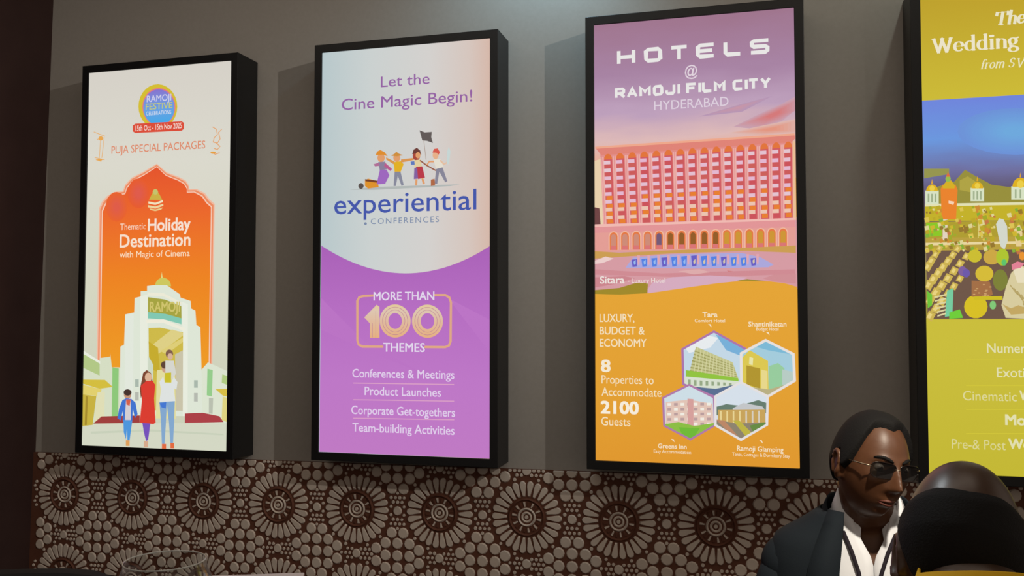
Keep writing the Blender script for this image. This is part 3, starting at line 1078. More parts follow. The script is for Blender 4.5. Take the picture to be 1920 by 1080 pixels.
for i in range(16):
    s.level = base_level
    cx = 1150 + i * 21.2
    yy = 466 - i * 0.35
    h_ = 33 + i * .12
    w_ = 7.2
    inner = (206, 140, 120) if i < 4 else ((118, 92, 120) if i == 4 else ((148, 94, 44) if i < 10 else (206, 150, 56)))
    def A(w, d):
        return [(cx - w, yy)] + [(cx - w * math.cos(math.pi * k / 8), yy - (h_ - d) + w * 1.1 * (1 - math.sin(math.pi * k / 8))) for k in range(9)] + [(cx + w, yy)]
    s.poly(A(w_ + 2.2, -2), (240, 186, 160))
    s.poly(A(w_, 0), (228, 122, 70))
    s.poly(A(w_ - 2.4, 3.4), inner)
    s.poly([(cx - w_ + 2, yy - 8), (cx + w_ - 2, yy - 8), (cx + w_ - 2, yy), (cx - w_ + 2, yy)], (218, 118, 118))
s.poly([(1115, 468), (1160, 471), (1250, 467), (1400, 462), (1492, 458), (1492, 472), (1400, 468), (1250, 473), (1115, 482)], (204, 158, 84))
s.poly([(1115, 486), (1135, 478), (1150, 482), (1130, 490), (1115, 492)], (236, 206, 204))
# pool with reflections
s.poly([(1172, 499), (1186, 480), (1260, 474), (1390, 472), (1425, 480), (1450, 494), (1440, 499), (1300, 501)], (172, 168, 220))
base_level = s.level
for i in range(13):
    s.level = base_level
    cx = 1188 + i * 18.6
    yy = 497 - i * .15
    c = (86, 130, 226) if i % 3 else (104, 96, 196)
    s.poly([(cx - 5, yy - 19 + abs(i - 6)), (cx + 6, yy - 20 + abs(i - 6)), (cx + 5, yy), (cx - 3, yy + 1)], c)
    s.poly([(cx + 6, yy - 21), (cx + 11, yy - 21), (cx + 10, yy - 3), (cx + 7, yy - 3)], (226, 166, 178))
    s.poly([(cx - 1, yy - 9), (cx + 3, yy - 13), (cx + 3, yy - 5), (cx, yy - 3)], (214, 200, 170) if i > 5 else (150, 186, 236))
for pts, c in (([(1260, 514), (1290, 509), (1310, 508), (1290, 513)], (206, 110, 110)), ([(1362, 505), (1400, 509), (1392, 514), (1370, 511)], (206, 116, 114)),
               ([(1115, 502), (1240, 510), (1490, 503), (1491, 512), (1300, 518), (1115, 512)], (208, 140, 148)), ([(1270, 506), (1310, 502), (1330, 508), (1300, 512)], (222, 172, 172)),
               ([(1115, 536), (1150, 530), (1190, 519), (1170, 515), (1115, 517)], (204, 134, 142)), ([(1430, 520), (1450, 513), (1492, 512), (1492, 530), (1450, 526)], (208, 144, 150)),
               ([(1213, 540), (1222, 527), (1260, 517), (1330, 514), (1400, 518), (1385, 526), (1290, 537), (1216, 549)], (214, 172, 192)),
               ([(1115, 541), (1160, 537), (1190, 528), (1214, 528), (1212, 549), (1115, 551)], (160, 138, 46)), ([(1380, 524), (1400, 521), (1442, 526), (1430, 529)], (158, 140, 50))):
    s.poly(pts, c)
s.part('orange_field')
s.poly([(1115, 548), (1160, 549.5), (1215, 547), (1292, 536), (1345, 528.5), (1388, 524.5), (1441, 525.5), (1470, 529), (1494, 536), (1499, 880), (1114.5, 860.5)],
       blend_ink('orange_blend', [(0, (224, 152, 48)), (.4, (227, 160, 52)), (1, (229, 165, 56))], 2, z0, Z(s, 540, 1300)))
s.part('headline')
k = 2.298
s.square_text([(ch, 1080 + a / k, 1080 + c / k) for ch, a, c in (('H', 180, 258), ('O', 296, 372), ('T', 408, 482), ('E', 518, 598), ('L', 636, 712), ('S', 750, 834))], 121, 27, 6.6, WHITE)
s.part('headline')
s.text('@', 1284.5, 1308, 141.5, 19, (226, 212, 222), .008)
gl = []
x = 0
for ch in 'RAMOJI FILM CITY':
    w = {'I': .30, ' ': .42, 'M': 1.12}.get(ch, 1.0)
    gl.append((ch, x, x + w * .84))
    x += w
tot = gl[-1][2]
s.part('headline')
s.square_text([(ch, 1154 + a * 291 / tot, 1154 + c * 291 / tot) for ch, a, c in gl if ch != ' '], 183.5, 19.5, 5.0, WHITE)
s.part('headline')
s.text('HYDERABAD', 1227, 1366, 205, 16.5, (222, 208, 222), 0)
s.part('lettering')
s.text('Sitara', 1124, 1170, 528.5, 13, (236, 226, 220), .016)
s.text('- Luxury Hotel', 1176, 1246, 527.5, 8.5, (236, 222, 216), .006)
OT = (242, 224, 190)
s.text('LUXURY,', 1123, 1188, 600.5, 14.5, OT, .01)
s.text('BUDGET &', 1123, 1207, 624, 14.5, OT, .01)
s.text('ECONOMY', 1123, 1210.5, 647, 14.5, OT, .01)
s.text('8', 1125, 1143, 694, 22, (244, 232, 210), .03)
s.text('Properties to', 1126, 1223.5, 716, 15.5, OT, .004)
s.text('Accommodate', 1126, 1238, 739, 15.5, OT, .004)
s.text('2100', 1124, 1195.5, 772, 22.5, (246, 236, 218), .035)
s.text('Guests', 1125, 1179.5, 795, 16, OT, .004)
for t, a, c, y, h, bo in (('Tara', 1315.5, 1344, 592.5, 9.5, .02), ('Comfort Hotel', 1301, 1358, 602, 6, .006), ('Shantiniketan', 1402, 1474, 610.5, 9, .014), ('Budget Hotel', 1417, 1459, 618.5, 6, .006),
                          ('Greens Inn', 1231, 1285, 839, 8.5, .014), ('Easy Accommodation', 1223, 1293, 847.5, 6, .004), ('Ramoji Glamping', 1380, 1468, 845.5, 9.5, .014), ('Tents, Cottages & Dormitory Stay', 1371, 1480, 855, 6.5, .004)):
    s.text(t, a, c, y, h, (244, 226, 196), bo)
for x, y in ((1329.5, 608.5), (1438.5, 624), (1259, 825), (1425.5, 829)):
    s.poly([(x - 3.5, y - 3), (x + 1.5, y - 2.5), (x + 3.5, y + 3.5)], (244, 226, 196))


def hexa(pts, border, inset):
    cx = sum(p[0] for p in pts) / 6
    cy = sum(p[1] for p in pts) / 6
    s.poly(pts, border)
    return [(cx + (p[0] - cx) * inset, cy + (p[1] - cy) * inset) for p in pts]


def clip(pts, hexp):
    """cut a drawn shape to its hexagon (both convex)"""
    out = list(pts)
    n = len(hexp)
    cx = sum(p[0] for p in hexp) / n
    cy = sum(p[1] for p in hexp) / n
    for i in range(n):
        a, c = hexp[i], hexp[(i + 1) % n]
        def side(p):
            return (c[0] - a[0]) * (p[1] - a[1]) - (c[1] - a[1]) * (p[0] - a[0])
        sg = 1 if side((cx, cy)) > 0 else -1
        new = []
        for j in range(len(out)):
            p, q = out[j], out[(j + 1) % len(out)]
            sp_, sq = side(p) * sg, side(q) * sg
            if sp_ >= 0:
                new.append(p)
            if (sp_ >= 0) != (sq >= 0):
                t = sp_ / (sp_ - sq)
                new.append((p[0] + (q[0] - p[0]) * t, p[1] + (q[1] - p[1]) * t))
        out = new
        if len(out) < 3:
            return []
    return out


def cp(pts, hx, c):
    q = clip(pts, hx)
    if len(q) > 2:
        s.poly(q, c)


s.part('hexagon_picture')
hx = hexa([(1337, 617.5), (1398, 651.5), (1398, 712), (1340.5, 746), (1277, 720), (1275.5, 651.5)], (172, 118, 172), .93)
s.poly(hx, (196, 216, 230))
cp([(1275, 640), (1320, 625), (1345, 632), (1330, 650), (1290, 660)], hx, (232, 236, 238))
cp([(1340, 625), (1372, 638), (1398, 655), (1398, 670), (1360, 655)], hx, (120, 176, 216))
cp([(1303, 648), (1372, 678), (1384, 712), (1290, 700)], hx, (196, 196, 140))
for i in range(7):
    cp([(1300.5 - i * 1.5, 655 + i * 6.2), (1374 + i * 1.2, 684 + i * 4.2), (1374.4 + i * 1.2, 685.5 + i * 4.2), (1300 - i * 1.5, 657.2 + i * 6.2)], hx, (160, 158, 96))
for i in range(12):
    cp([(1306 + i * 6, 650 + i * 2.6), (1307.2 + i * 6, 650.5 + i * 2.6), (1299 + i * 7, 704 + i * 1.2), (1297.6 + i * 7, 704 + i * 1.2)], hx, (214, 212, 162))
cp([(1284, 692), (1382, 708), (1384, 716), (1284, 706)], hx, (146, 196, 66))
cp([(1280, 704), (1384, 714), (1384, 724), (1330, 728), (1280, 722)], hx, (216, 224, 206))
for i in range(8):
    cp([(1288 + i * 11, 710 + i), (1293 + i * 11, 710.5 + i), (1293 + i * 11, 722), (1288 + i * 11, 722)], hx, (150, 168, 134))
cp([(1276, 721), (1340, 728), (1395, 716), (1395, 746), (1280, 746)], hx, (92, 112, 146))
s.part('hexagon_picture')
hx = hexa([(1434.5, 634), (1489.5, 662), (1492, 715), (1438.5, 746), (1386, 720), (1385.5, 660)], (230, 224, 220), .9)
s.poly(hx, (164, 204, 220))
cp([(1385, 640), (1440, 634), (1490, 665), (1440, 656)], hx, (126, 186, 214))
cp([(1390, 670), (1404, 655), (1439, 676), (1440, 734), (1390, 722)], hx, (220, 200, 82))
cp([(1398, 684), (1424, 690), (1424, 728), (1398, 720)], hx, (178, 150, 50))
cp([(1404, 668), (1411, 670), (1410, 684), (1403, 682)], hx, (232, 228, 170))
cp([(1426, 692), (1438, 695), (1438, 730), (1426, 728)], hx, (232, 216, 140))
cp([(1440, 686), (1458, 680), (1470, 690), (1470, 728), (1440, 730)], hx, (152, 204, 158))
cp([(1466, 692), (1490, 698), (1490, 720), (1466, 722)], hx, (184, 204, 196))
cp([(1388, 722), (1440, 730), (1490, 716), (1490, 746), (1400, 746)], hx, (186, 176, 132))
s.part('hexagon_picture')
hx = hexa([(1290, 718), (1338.5, 743), (1340.5, 798), (1292, 825.5), (1241, 798), (1239, 743)], (176, 122, 168), .92)
s.poly(hx, (206, 222, 230))
cp([(1246, 752), (1290, 748), (1334, 756), (1336, 800), (1246, 800)], hx, (226, 196, 182))
for j in range(5):
    for i in range(7):
        cp([(1249 + i * 12.4, 754 + j * 9.4), (1256 + i * 12.4, 754 + j * 9.4), (1256 + i * 12.4, 759 + j * 9.4), (1249 + i * 12.4, 759 + j * 9.4)], hx, (186, 158, 158) if (i + j) % 2 else (240, 236, 226))
cp([(1287, 746), (1298, 747), (1298, 800), (1287, 800)], hx, (214, 160, 156))
cp([(1241, 794), (1270, 790), (1300, 798), (1340, 792), (1340, 812), (1292, 826)], hx, (140, 190, 70))
cp([(1270, 800), (1310, 802), (1294, 826), (1280, 820)], hx, (112, 186, 58))
s.part('hexagon_picture')
hx = hexa([(1387.5, 713.5), (1440.5, 742), (1439, 798), (1387.5, 827.5), (1337, 798), (1337, 741)], (228, 224, 224), .91)
s.poly(hx, (214, 224, 234))
cp([(1340, 762), (1360, 757), (1385, 760), (1420, 750), (1438, 756), (1438, 775), (1340, 778)], hx, (104, 126, 112))
cp([(1372, 765), (1392, 755), (1428, 762), (1434, 770), (1372, 772)], hx, (196, 198, 200))
cp([(1344, 768), (1434, 768), (1434, 796), (1400, 800), (1344, 790)], hx, (200, 164, 92))
for i in range(7):
    cp([(1348 + i * 12, 770), (1351 + i * 12, 770), (1351 + i * 12, 794), (1348 + i * 12, 792)], hx, (232, 212, 150) if i < 4 else (214, 206, 190))
cp([(1338, 786), (1380, 794), (1440, 792), (1440, 812), (1387, 828), (1338, 806)], hx, (142, 132, 112))
cp([(1372, 788), (1384, 788), (1408, 812), (1396, 818)], hx, (190, 180, 70))
cp([(1340, 786), (1356, 788), (1382, 818), (1366, 812)], hx, (188, 136, 104))
cp([(1404, 798), (1432, 792), (1436, 804), (1410, 810)], hx, (104, 140, 70))
place(s)

# ---- fourth box: weddings
root, s = light_box(3)
x0, x1, z0, z1 = s.box
s.part('poster')
s.raw([(x0, z1), (x1, z1), (x1, z0), (x0, z0)], [(0, 1, 2, 3)],
      blend_ink('yellow_sheet', [(0, (196, 184, 54)), (.25, (202, 190, 62)), (.75, (206, 190, 58)), (1, (190, 160, 46))], 2, z0, z1, True))
XR = s.pm(1920, 400)
s.part('night_view_print')
edge = 2125
def E(y):   # level line on the panel, as photo height at x for a height y at the left edge
    z = s.pm(1738, y)[1]
    return z
za, zb = s.pm(1735, 188)[1], s.pm(1741, 599)[1]
s.raw([(x0, za), (x1, za), (x1, zb), (x0, zb)], [(0, 1, 2, 3)],
      blend_ink('night_sky', [(0, (170, 154, 60)), (.46, (112, 100, 92)), (.56, (98, 86, 108)), (.67, (112, 112, 160)), (.82, (108, 152, 222)), (1, (112, 134, 220))], 2, zb, za, True, 0.10))
rng = random.Random(5)
s.soft([(1905 + 95 * math.cos(R(a)), 246 + 38 * math.sin(R(a))) for a in range(0, 360, 15)], (110, 146, 216), (112, 170, 222), 14)
# band of trees, walls and lights
for pts, c in (([(1733, 316), (1780, 316), (1780, 326), (1733, 334)], (150, 150, 80)), ([(1790, 340), (1810, 318), (1830, 330), (1860, 346), (1890, 350), (1925, 350), (1980, 336), (2060, 344), (2130, 332), (2130, 386), (1735, 386), (1738, 356)], (152, 144, 62)),
               ([(1800, 338), (1815, 330), (1836, 344), (1820, 360), (1800, 356)], (176, 164, 70)), ([(1735, 386), (2130, 380), (2130, 412), (1735, 414)], (196, 178, 44)),
               ([(1735, 382), (2130, 375), (2130, 380), (1735, 387)], (226, 224, 180)), ([(1736, 416), (2130, 410), (2130, 445), (1736, 448)], (176, 158, 52)),
               ([(1737, 418), (1766, 417), (1766, 442), (1737, 444)], (140, 200, 42)), ([(1736, 446), (2130, 440), (2130, 470), (1736, 470)], (186, 160, 66)),
               ([(1736, 455), (2130, 448), (2130, 453), (1736, 460)], (232, 214, 160)), ([(1737, 470), (2130, 465), (2130, 598), (1740, 598)], (112, 88, 74))):
    s.poly(pts, c)
for cx, cy, r in ((1748, 355, 11), (1833, 350, 11), (1914, 347, 15), (2000, 344, 11), (2086, 340, 11)):
    s.rect(cx - r * 1.15, cy + 2, cx + r * 1.15, cy + 27, (216, 226, 196))
    for q in (-.6, 0, .6):
        s.rect(cx + r * q - 1.6, cy + 8, cx + r * q + 1.6, cy + 24, (160, 176, 140))
    s.oval(cx, cy + 3, r, r * 1.15, (222, 178, 36), 18, 0, 180)
    s.poly([(cx - 1.6, cy - r), (cx, cy - r - 9), (cx + 1.6, cy - r)], (232, 170, 44))
    s.oval(cx, cy - 2, r * .45, r * .5, (236, 206, 74), 12)
s.poly([(1764, 354), (1768, 346), (1792, 346), (1796, 356), (1793, 411), (1766, 411)], (234, 132, 48))
s.poly([(1768, 348), (1776, 338), (1784, 338), (1791, 348), (1790, 353), (1768, 353)], (214, 176, 40))
s.oval(1778, 335, 5, 6, (150, 190, 80), 12)
s.poly([(1774, 331), (1778, 322), (1782, 331)], (224, 110, 60))
s.poly([(1779, 376), (1790, 378), (1788, 384), (1779, 381)], (246, 210, 180))
s.rect(1768, 411, 1777, 450, (226, 210, 190))
s.poly([(1868, 420), (1874, 409), (1882, 411), (1889, 424), (1890, 452), (1884, 468), (1877, 462), (1872, 440)], (212, 216, 204))
s.poly([(1902, 430), (1912, 420), (1918, 432), (1916, 462), (1906, 462)], (230, 206, 150))
s.rect(1834, 410, 1843, 446, (216, 202, 120))
cols = [(206, 182, 52), (188, 168, 44), (220, 196, 86), (160, 170, 46), (206, 140, 54), (150, 120, 50), (222, 212, 150), (132, 176, 60), (196, 120, 70)]
base_level = s.level
for k in range(480):
    s.level = base_level + k % 40
    cx, cy = 1738 + rng.random() * 380, 388 + rng.random() * 84
    r = 1.5 + rng.random() * 4
    c = cols[rng.randrange(len(cols))]
    if 1764 < cx < 1796 and cy < 412 or 1866 < cx < 1892:
        continue
    s.poly([(cx - r, cy - r * .6), (cx + r * .6, cy - r), (cx + r, cy + r * .7), (cx - r * .5, cy + r)], c)
s.level = base_level + 41
# rows of gilt chairs running away to the right
for row, (ax, ay, bx, by, n, r) in enumerate(((1739, 500, 1762, 465, 4, 8), (1741, 534, 1796, 466, 7, 9), (1743, 562, 1812, 480, 7, 9.5), (1744, 592, 1800, 522, 6, 9))):
    for k in range(n):
        t = k / (n - 1)
        cx, cy = ax + (bx - ax) * t, ay + (by - ay) * t
        q = r * 1.25 * (1 - .3 * t)
        s.poly([(cx - q, cy + q * .5), (cx - q * .2, cy - q * .9), (cx + q, cy - q * .3), (cx + q * .3, cy + q)], (206, 180, 84))
        s.poly([(cx - q * .6, cy + q * .3), (cx - q * .1, cy - q * .5), (cx + q * .4, cy - q * .2), (cx, cy + q * .5)], (232, 210, 128))
for cx, cy, rx, ry, c in ((1828, 480, 13, 12, (204, 190, 52)), (1846, 513, 17, 15, (214, 188, 58)), (1830, 575, 22, 22, (216, 192, 40)), (1860, 482, 16, 14, (204, 168, 70)), (1805, 508, 8, 9, (128, 98, 158)),
                          (1812, 512, 7, 8, (110, 90, 170)), (1880, 482, 12, 16, (176, 196, 52)), (1883, 492, 5, 6, (96, 196, 110)), (1862, 572, 6, 8, (130, 200, 120)), (1876, 525, 14, 20, (126, 130, 58)),
                          (1950, 484, 15, 13, (206, 176, 60)), (1986, 480, 14, 15, (180, 190, 58)), (2030, 486, 18, 14, (204, 150, 70)), (2080, 482, 16, 14, (210, 190, 66)), (1960, 530, 18, 20, (128, 134, 60)), (2010, 540, 24, 22, (216, 192, 48)),
                          (2070, 530, 22, 20, (190, 120, 76)), (1970, 578, 20, 18, (206, 184, 70)), (2030, 582, 22, 14, (124, 178, 70)), (2090, 576, 22, 20, (214, 186, 60))):
    s.oval(cx, cy, rx, ry, c, 18)
s.poly([(1822, 526), (1856, 528), (1862, 552), (1848, 560), (1822, 556)], (164, 112, 72))
for k in range(16):
    cx, cy = 1824 + rng.random() * 32, 530 + rng.random() * 26
    s.rect(cx, cy, cx + 4, cy + 2, (206, 164, 110))
s.poly([(1826, 556), (1880, 555), (1880, 562), (1826, 562)], (206, 190, 40))
s.poly([(1776, 545), (1788, 540), (1786, 592), (1772, 594)], (120, 204, 160))
s.poly([(1780, 586), (1800, 580), (1806, 596), (1780, 598)], (112, 206, 60))
s.poly([(1738, 545), (1748, 552), (1748, 572), (1740, 578)], (112, 196, 60))
for k in range(6):
    y = 556 + k * 7
    s.poly([(1752 + k * 1.2, y), (1774, y - 5), (1774, y - 2), (1752 + k * 1.2, y + 3)], (222, 212, 160))
# seated white sculpture
s.poly([(1886, 596), (1878, 572), (1886, 540), (1896, 512), (1910, 498), (1925, 500), (1925, 598)], (216, 204, 158))
s.poly([(1900, 506), (1916, 500), (1925, 505), (1925, 530), (1908, 530)], (232, 222, 190))
s.poly([(1880, 570), (1896, 578), (1910, 572), (1925, 578), (1925, 588), (1896, 590)], (196, 168, 100))
for k in range(4):
    s.line([(1894 + k * 7, 534 + k * 6), (1906 + k * 6, 550 + k * 5), (1920, 560 + k * 6)], 1.6, (178, 158, 96))
s.poly([(1897, 496), (1908, 490), (1922, 494), (1914, 502), (1898, 506)], (226, 130, 150))
s.oval(1917, 480, 6, 8, (232, 148, 52), 12)
s.part('headline')
s.serif_text('The', 1865, 1923, 47, 24, (232, 226, 196), .18, .22, .06)
s.part('headline')
s.serif_text('Wedding', 1747, 1912, 99.5, 26.5, (236, 228, 200), .0, .21, .05)
s.part('headline')
s.serif_text('from S', 1838, 1902, 129.5, 17, (232, 226, 188), .25, .14, .05)
s.serif_text('V', 1904, 1920, 126.5, 17, (232, 226, 188), .25, .14, .05)
s.part('lettering')
YT = (226, 222, 176)
s.text('Numerous', 1851, 1960, 661.5, 18, YT, .008)
s.text('Exotic', 1869.5, 1934, 707, 18, YT, .004)
s.text('Cinematic', 1806, 1907, 750.5, 17.5, (222, 216, 154), 0)
s.text('W', 1912, 1935, 750, 17.5, YT, .03)
s.text('Mo', 1885, 1924, 796.5, 19, YT, .03)
s.text('Pre-& Post', 1785, 1886, 841, 18, (218, 212, 146), 0)
s.text('Wedding', 1891, 1990, 841, 18, YT, .03)
for y in (675, 723, 768, 813):
    s.line([(1812, y), (2040, y)], 1.2, (212, 200, 60))
place(s)


# ------------------------------------------------------------------ people
def head_point(th, ph, cfg):
    """surface of a head facing -Y, centre at the origin"""
    cph = math.cos(ph) ** (0.86 if ph > 0 else 1.0)
    dx, dy, dz = cph * math.sin(th), -cph * math.cos(th), math.sin(ph)
    a, b_, c = cfg.get('size', (0.077, 0.099, 0.120))
    x, y, z = a * dx, b_ * dy, c * dz
    t = dz
    if t < 0:
        k = (-t)
        x *= 1 - 0.20 * k ** 1.4
        if dy < 0:
            y = y * (1 - 0.02 * k) - 0.012 * k * (1 - abs(dx) * .6)
        else:
            y *= 1 - 0.42 * k ** 1.2
    else:
        x *= 1 - 0.04 * t
        if dy < 0:
            y *= 1 - 0.02 * t
    if dy < 0:
        def g(cx, cz, sx, sz):
            return math.exp(-((x - cx) / sx) ** 2 - ((z - cz) / sz) ** 2)
        d = 0
        # nose: bridge, then a fuller tip
        for k in range(6):
            q = k / 5
            d += (0.006 + 0.010 * q) * g(0, 0.018 - 0.046 * q, 0.008 + 0.004 * q, 0.011)
        d += 0.012 * g(0, -0.030, 0.011, 0.009)
        d += 0.005 * (g(-0.013, -0.034, 0.007, 0.007) + g(0.013, -0.034, 0.007, 0.007))
        d += 0.006 * (g(-0.028, 0.032, 0.022, 0.008) + g(0.028, 0.032, 0.022, 0.008))
        d -= 0.011 * (g(-0.032, 0.014, 0.015, 0.010) + g(0.032, 0.014, 0.015, 0.010))
        d += 0.005 * (g(-0.044, -0.016, 0.018, 0.016) + g(0.044, -0.016, 0.018, 0.016))
        d += 0.008 * g(0, -0.060, 0.020, 0.006) + 0.008 * g(0, -0.071, 0.018, 0.006)
        d -= 0.006 * g(0, -0.0655, 0.022, 0.0022)
        d -= 0.004 * g(0, -0.083, 0.02, 0.006)
        d += 0.010 * g(0, -0.100, 0.020, 0.014)
        y -= d
    return Vector((x, y, z))


def head_shell(b, M, T, m, cfg, nu=96, nv=72):
    rings = []
    for i in range(1, nv):
        ph = -math.pi / 2 + math.pi * i / nv
        rings.append([T + M @ head_point(2 * math.pi * j / nu, ph, cfg) for j in range(nu)])
    b.loft(rings, m)


def ear(b, M, T, m, sx, at_=(0.072, 0.014, -0.006)):
    # rim, lobe and bowl of an ear
    c = Vector((sx * at_[0], at_[1], at_[2]))
    pts, rad = [], []
    for k in range(15):
        a = R(-60 + 300 * k / 14)
        pts.append(T + M @ (c + Vector((sx * (0.010 + 0.006 * math.sin(a * .5)), 0.018 * math.cos(a) * -1 * -1 * 1.0, 0.030 * math.sin(a)))))
        rad.append(0.0058)
    b.tube(pts, rad, m, 8)
    b.ball(T + M @ c, (0.013, 0.016, 0.027), m, 14, 10, M)
    b.ball(T + M @ (c + Vector((sx * 0.008, -0.008, -0.028))), (0.007, 0.010, 0.011), m, 12, 8, M)


def hair_shell(name, M, T, parent, cfg, mask, thick, nu=208, nv=150):
    b = MB()
    grid, keep = [], []
    for i in range(1, nv):
        ph = -math.pi / 2 + math.pi * i / nv
        row, kr = [], []
        for j in range(nu):
            th = 2 * math.pi * j / nu
            p = head_point(th, ph, cfg)
            w = mask(th, p)
            n = Vector((p.x / .077 ** 2, p.y / .099 ** 2, p.z / .12 ** 2)).normalized()
            row.append(T + M @ (p + n * (-0.005 + (thick + 0.005) * smooth01(w))))
            kr.append(w > -0.6)
        grid.append(row)
        keep.append(kr)
    vs = [p for r in grid for p in r]
    fs = []
    for i in range(nv - 2):
        for j in range(nu):
            k = (j + 1) % nu
            if keep[i][j] and keep[i][k] and keep[i + 1][j] and keep[i + 1][k]:
                fs.append((i * nu + j, i * nu + k, (i + 1) * nu + k, (i + 1) * nu + j))
    if keep[nv - 2][0]:
        fs.append(tuple((nv - 2) * nu + j for j in range(nu)))
    b.add(vs, fs, M_hair)
    o = b.build(name, parent, smooth=True)
    return o


def interp(tab, x):
    for (a, ya), (c, yc) in zip(tab, tab[1:]):
        if x <= c:
            return ya + (yc - ya) * max(0, (x - a)) / (c - a)
    return tab[-1][1]


def ell_ring(z, rx, ry, yo, n=40, a0=0.0, a1=360.0, p=2.3, xo=0.0):
    """horizontal ring, angle measured from the front (-Y)"""
    out = []
    for k in range(n):
        a = R(a0 + (a1 - a0) * k / (n if a1 - a0 >= 360 else n - 1))
        s_, c_ = math.sin(a), math.cos(a)
        f = (abs(s_) ** p + abs(c_) ** p) ** (-1 / p)
        out.append(Vector((xo + rx * s_ * f, yo - ry * c_ * f, z)))
    return out


def remeshed(o, voxel):
    md = o.modifiers.new('join', 'REMESH')
    md.mode = 'VOXEL'
    md.voxel_size = voxel
    md.use_smooth_shade = True
    sm = o.modifiers.new('soft', 'SMOOTH')
    sm.factor = 0.5
    sm.iterations = 3
    dg = bpy.context.evaluated_depsgraph_get()
    me = bpy.data.meshes.new_from_object(o.evaluated_get(dg))
    mats = [m for m in o.data.materials]
    o.modifiers.clear()
    old = o.data
    o.data = me
    me.name = o.name
    if not me.materials:
        me.materials.append(mats[0])
    bpy.data.meshes.remove(old)
    me.polygons.foreach_set('use_smooth', [True] * len(me.polygons))


def seated_person(label, hc, yaw, M, skin, cfg, top, head_fwd, lift=0.0, leg_turn=0.0):
    """skin body seated on a chair-height seat: head, neck, trunk, arms with hands, legs with feet.
    hc: place of the head's centre; yaw: turn of the trunk; M: turn of the head"""
    root = empty('person', (hc.x, hc.y, 0), yaw)
    tag(root, label, 'person')
    Ri = Matrix.Rotation(-yaw, 3, 'Z')
    T = Vector((0, 0, hc.z))
    Mh = Ri @ M
    b = MB()
    head_shell(b, Mh, T, skin, cfg)
    for sx in (-1, 1):
        ear(b, Mh, T, skin, sx, cfg.get('ear', (0.072, 0.014, -0.006)))
    yo = head_fwd
    z = hc.z + lift
    # neck and trunk
    b.tube([T + Mh @ Vector((0, 0.022, -0.045)), Vector((0, yo * .75, z - 0.12)), Vector((0, yo, z - 0.20))], [0.056, 0.058, 0.066], skin, 24)
    b.loft([ell_ring(z - d, rx, ry, yo) for d, rx, ry in ((0.66, .15, .11), (.58, .145, .105), (.46, .155, .105), (.36, .172, .108), (.29, .178, .098), (.235, .168, .084), (.205, .140, .072), (.17, .085, .062), (.13, .056, .056))], skin)
    zs = max(0.36, z - 0.66)
    LT = Matrix.Translation((0, yo, 0)) @ Matrix.Rotation(leg_turn, 4, 'Z') @ Matrix.Translation((0, -yo, 0))
    for sx in (-1, 1):
        sh = Vector((sx * .160, yo, z - .245))
        el = Vector((sx * .235, yo - .06, z - .50))
        wr = Vector((sx * .12, yo - .27, z - .53))
        b.tube([sh, sh.lerp(el, .5), el, el.lerp(wr, .5), wr], [.046, .044, .040, .036, .028], skin, 16)
        # palm, four fingers, thumb
        hd = Vector((-sx * .35, -1, -.12)).normalized()
        side = Vector((-sx, .35, 0)).normalized()
        pm_ = wr + hd * .05
        b.ball(pm_, (.038, .05, .017), skin, 14, 8, Matrix.Rotation(sx * .33, 3, 'Z'))
        for k in range(4):
            st = wr + hd * .085 + side * (.026 - .0175 * k)
            ln = (.068, .078, .074, .058)[k]
            b.tube([st - hd * .02, st + hd * ln * .45, st + hd * ln * .8 + Vector((0, 0, -.014)), st + hd * ln + Vector((0, 0, -.03))], [.0095, .009, .008, .006], skin, 8)
        st = wr + hd * .03 + side * .03
        b.tube([st, st + side * .03 + hd * .02, st + side * .038 + hd * .05], [.012, .010, .007], skin, 8)
        hip = LT @ Vector((sx * .09, yo, zs + .10))
        kn = LT @ Vector((sx * .12, yo - .39, zs + .09))
        an = LT @ Vector((sx * .12, yo - .36, .09))
        b.tube([hip, hip.lerp(kn, .5), kn, kn + Vector((0, .01, -.08)), kn.lerp(an, .6), an], [.078, .070, .056, .052, .045, .036], skin, 16)
        b.ball(LT @ Vector((sx * .125, yo - .42, .042)), (.042, .115, .040), skin, 16, 10, LT.to_3x3())
    o = b.build('body', root)
    remeshed(o, 0.0042)
    return root, T, Mh, yo, zs


def trousers_and_shoes(root, yo, zs, leg_turn=0.0):
    LT = Matrix.Translation((0, yo, 0)) @ Matrix.Rotation(leg_turn, 4, 'Z') @ Matrix.Translation((0, -yo, 0))
    b = MB()
    for sx in (-1, 1):
        hip = LT @ Vector((sx * .09, yo, zs + .10))
        kn = LT @ Vector((sx * .12, yo - .39, zs + .09))
        an = LT @ Vector((sx * .12, yo - .36, .10))
        b.tube([hip + LT.to_3x3() @ Vector((0, .08, 0)), hip, hip.lerp(kn, .5), kn, kn + Vector((0, .01, -.09)), kn.lerp(an, .6), an], [.095, .098, .088, .074, .072, .066, .060], M_trouser, 18)
    b.build('trousers', root, smooth=True)
    for sx in (-1, 1):
        b = MB()
        b.ball(LT @ Vector((sx * .125, yo - .42, .046)), (.050, .135, .046), M_shoe, 20, 12, LT.to_3x3())
        b.build('shoe', root, smooth=True)


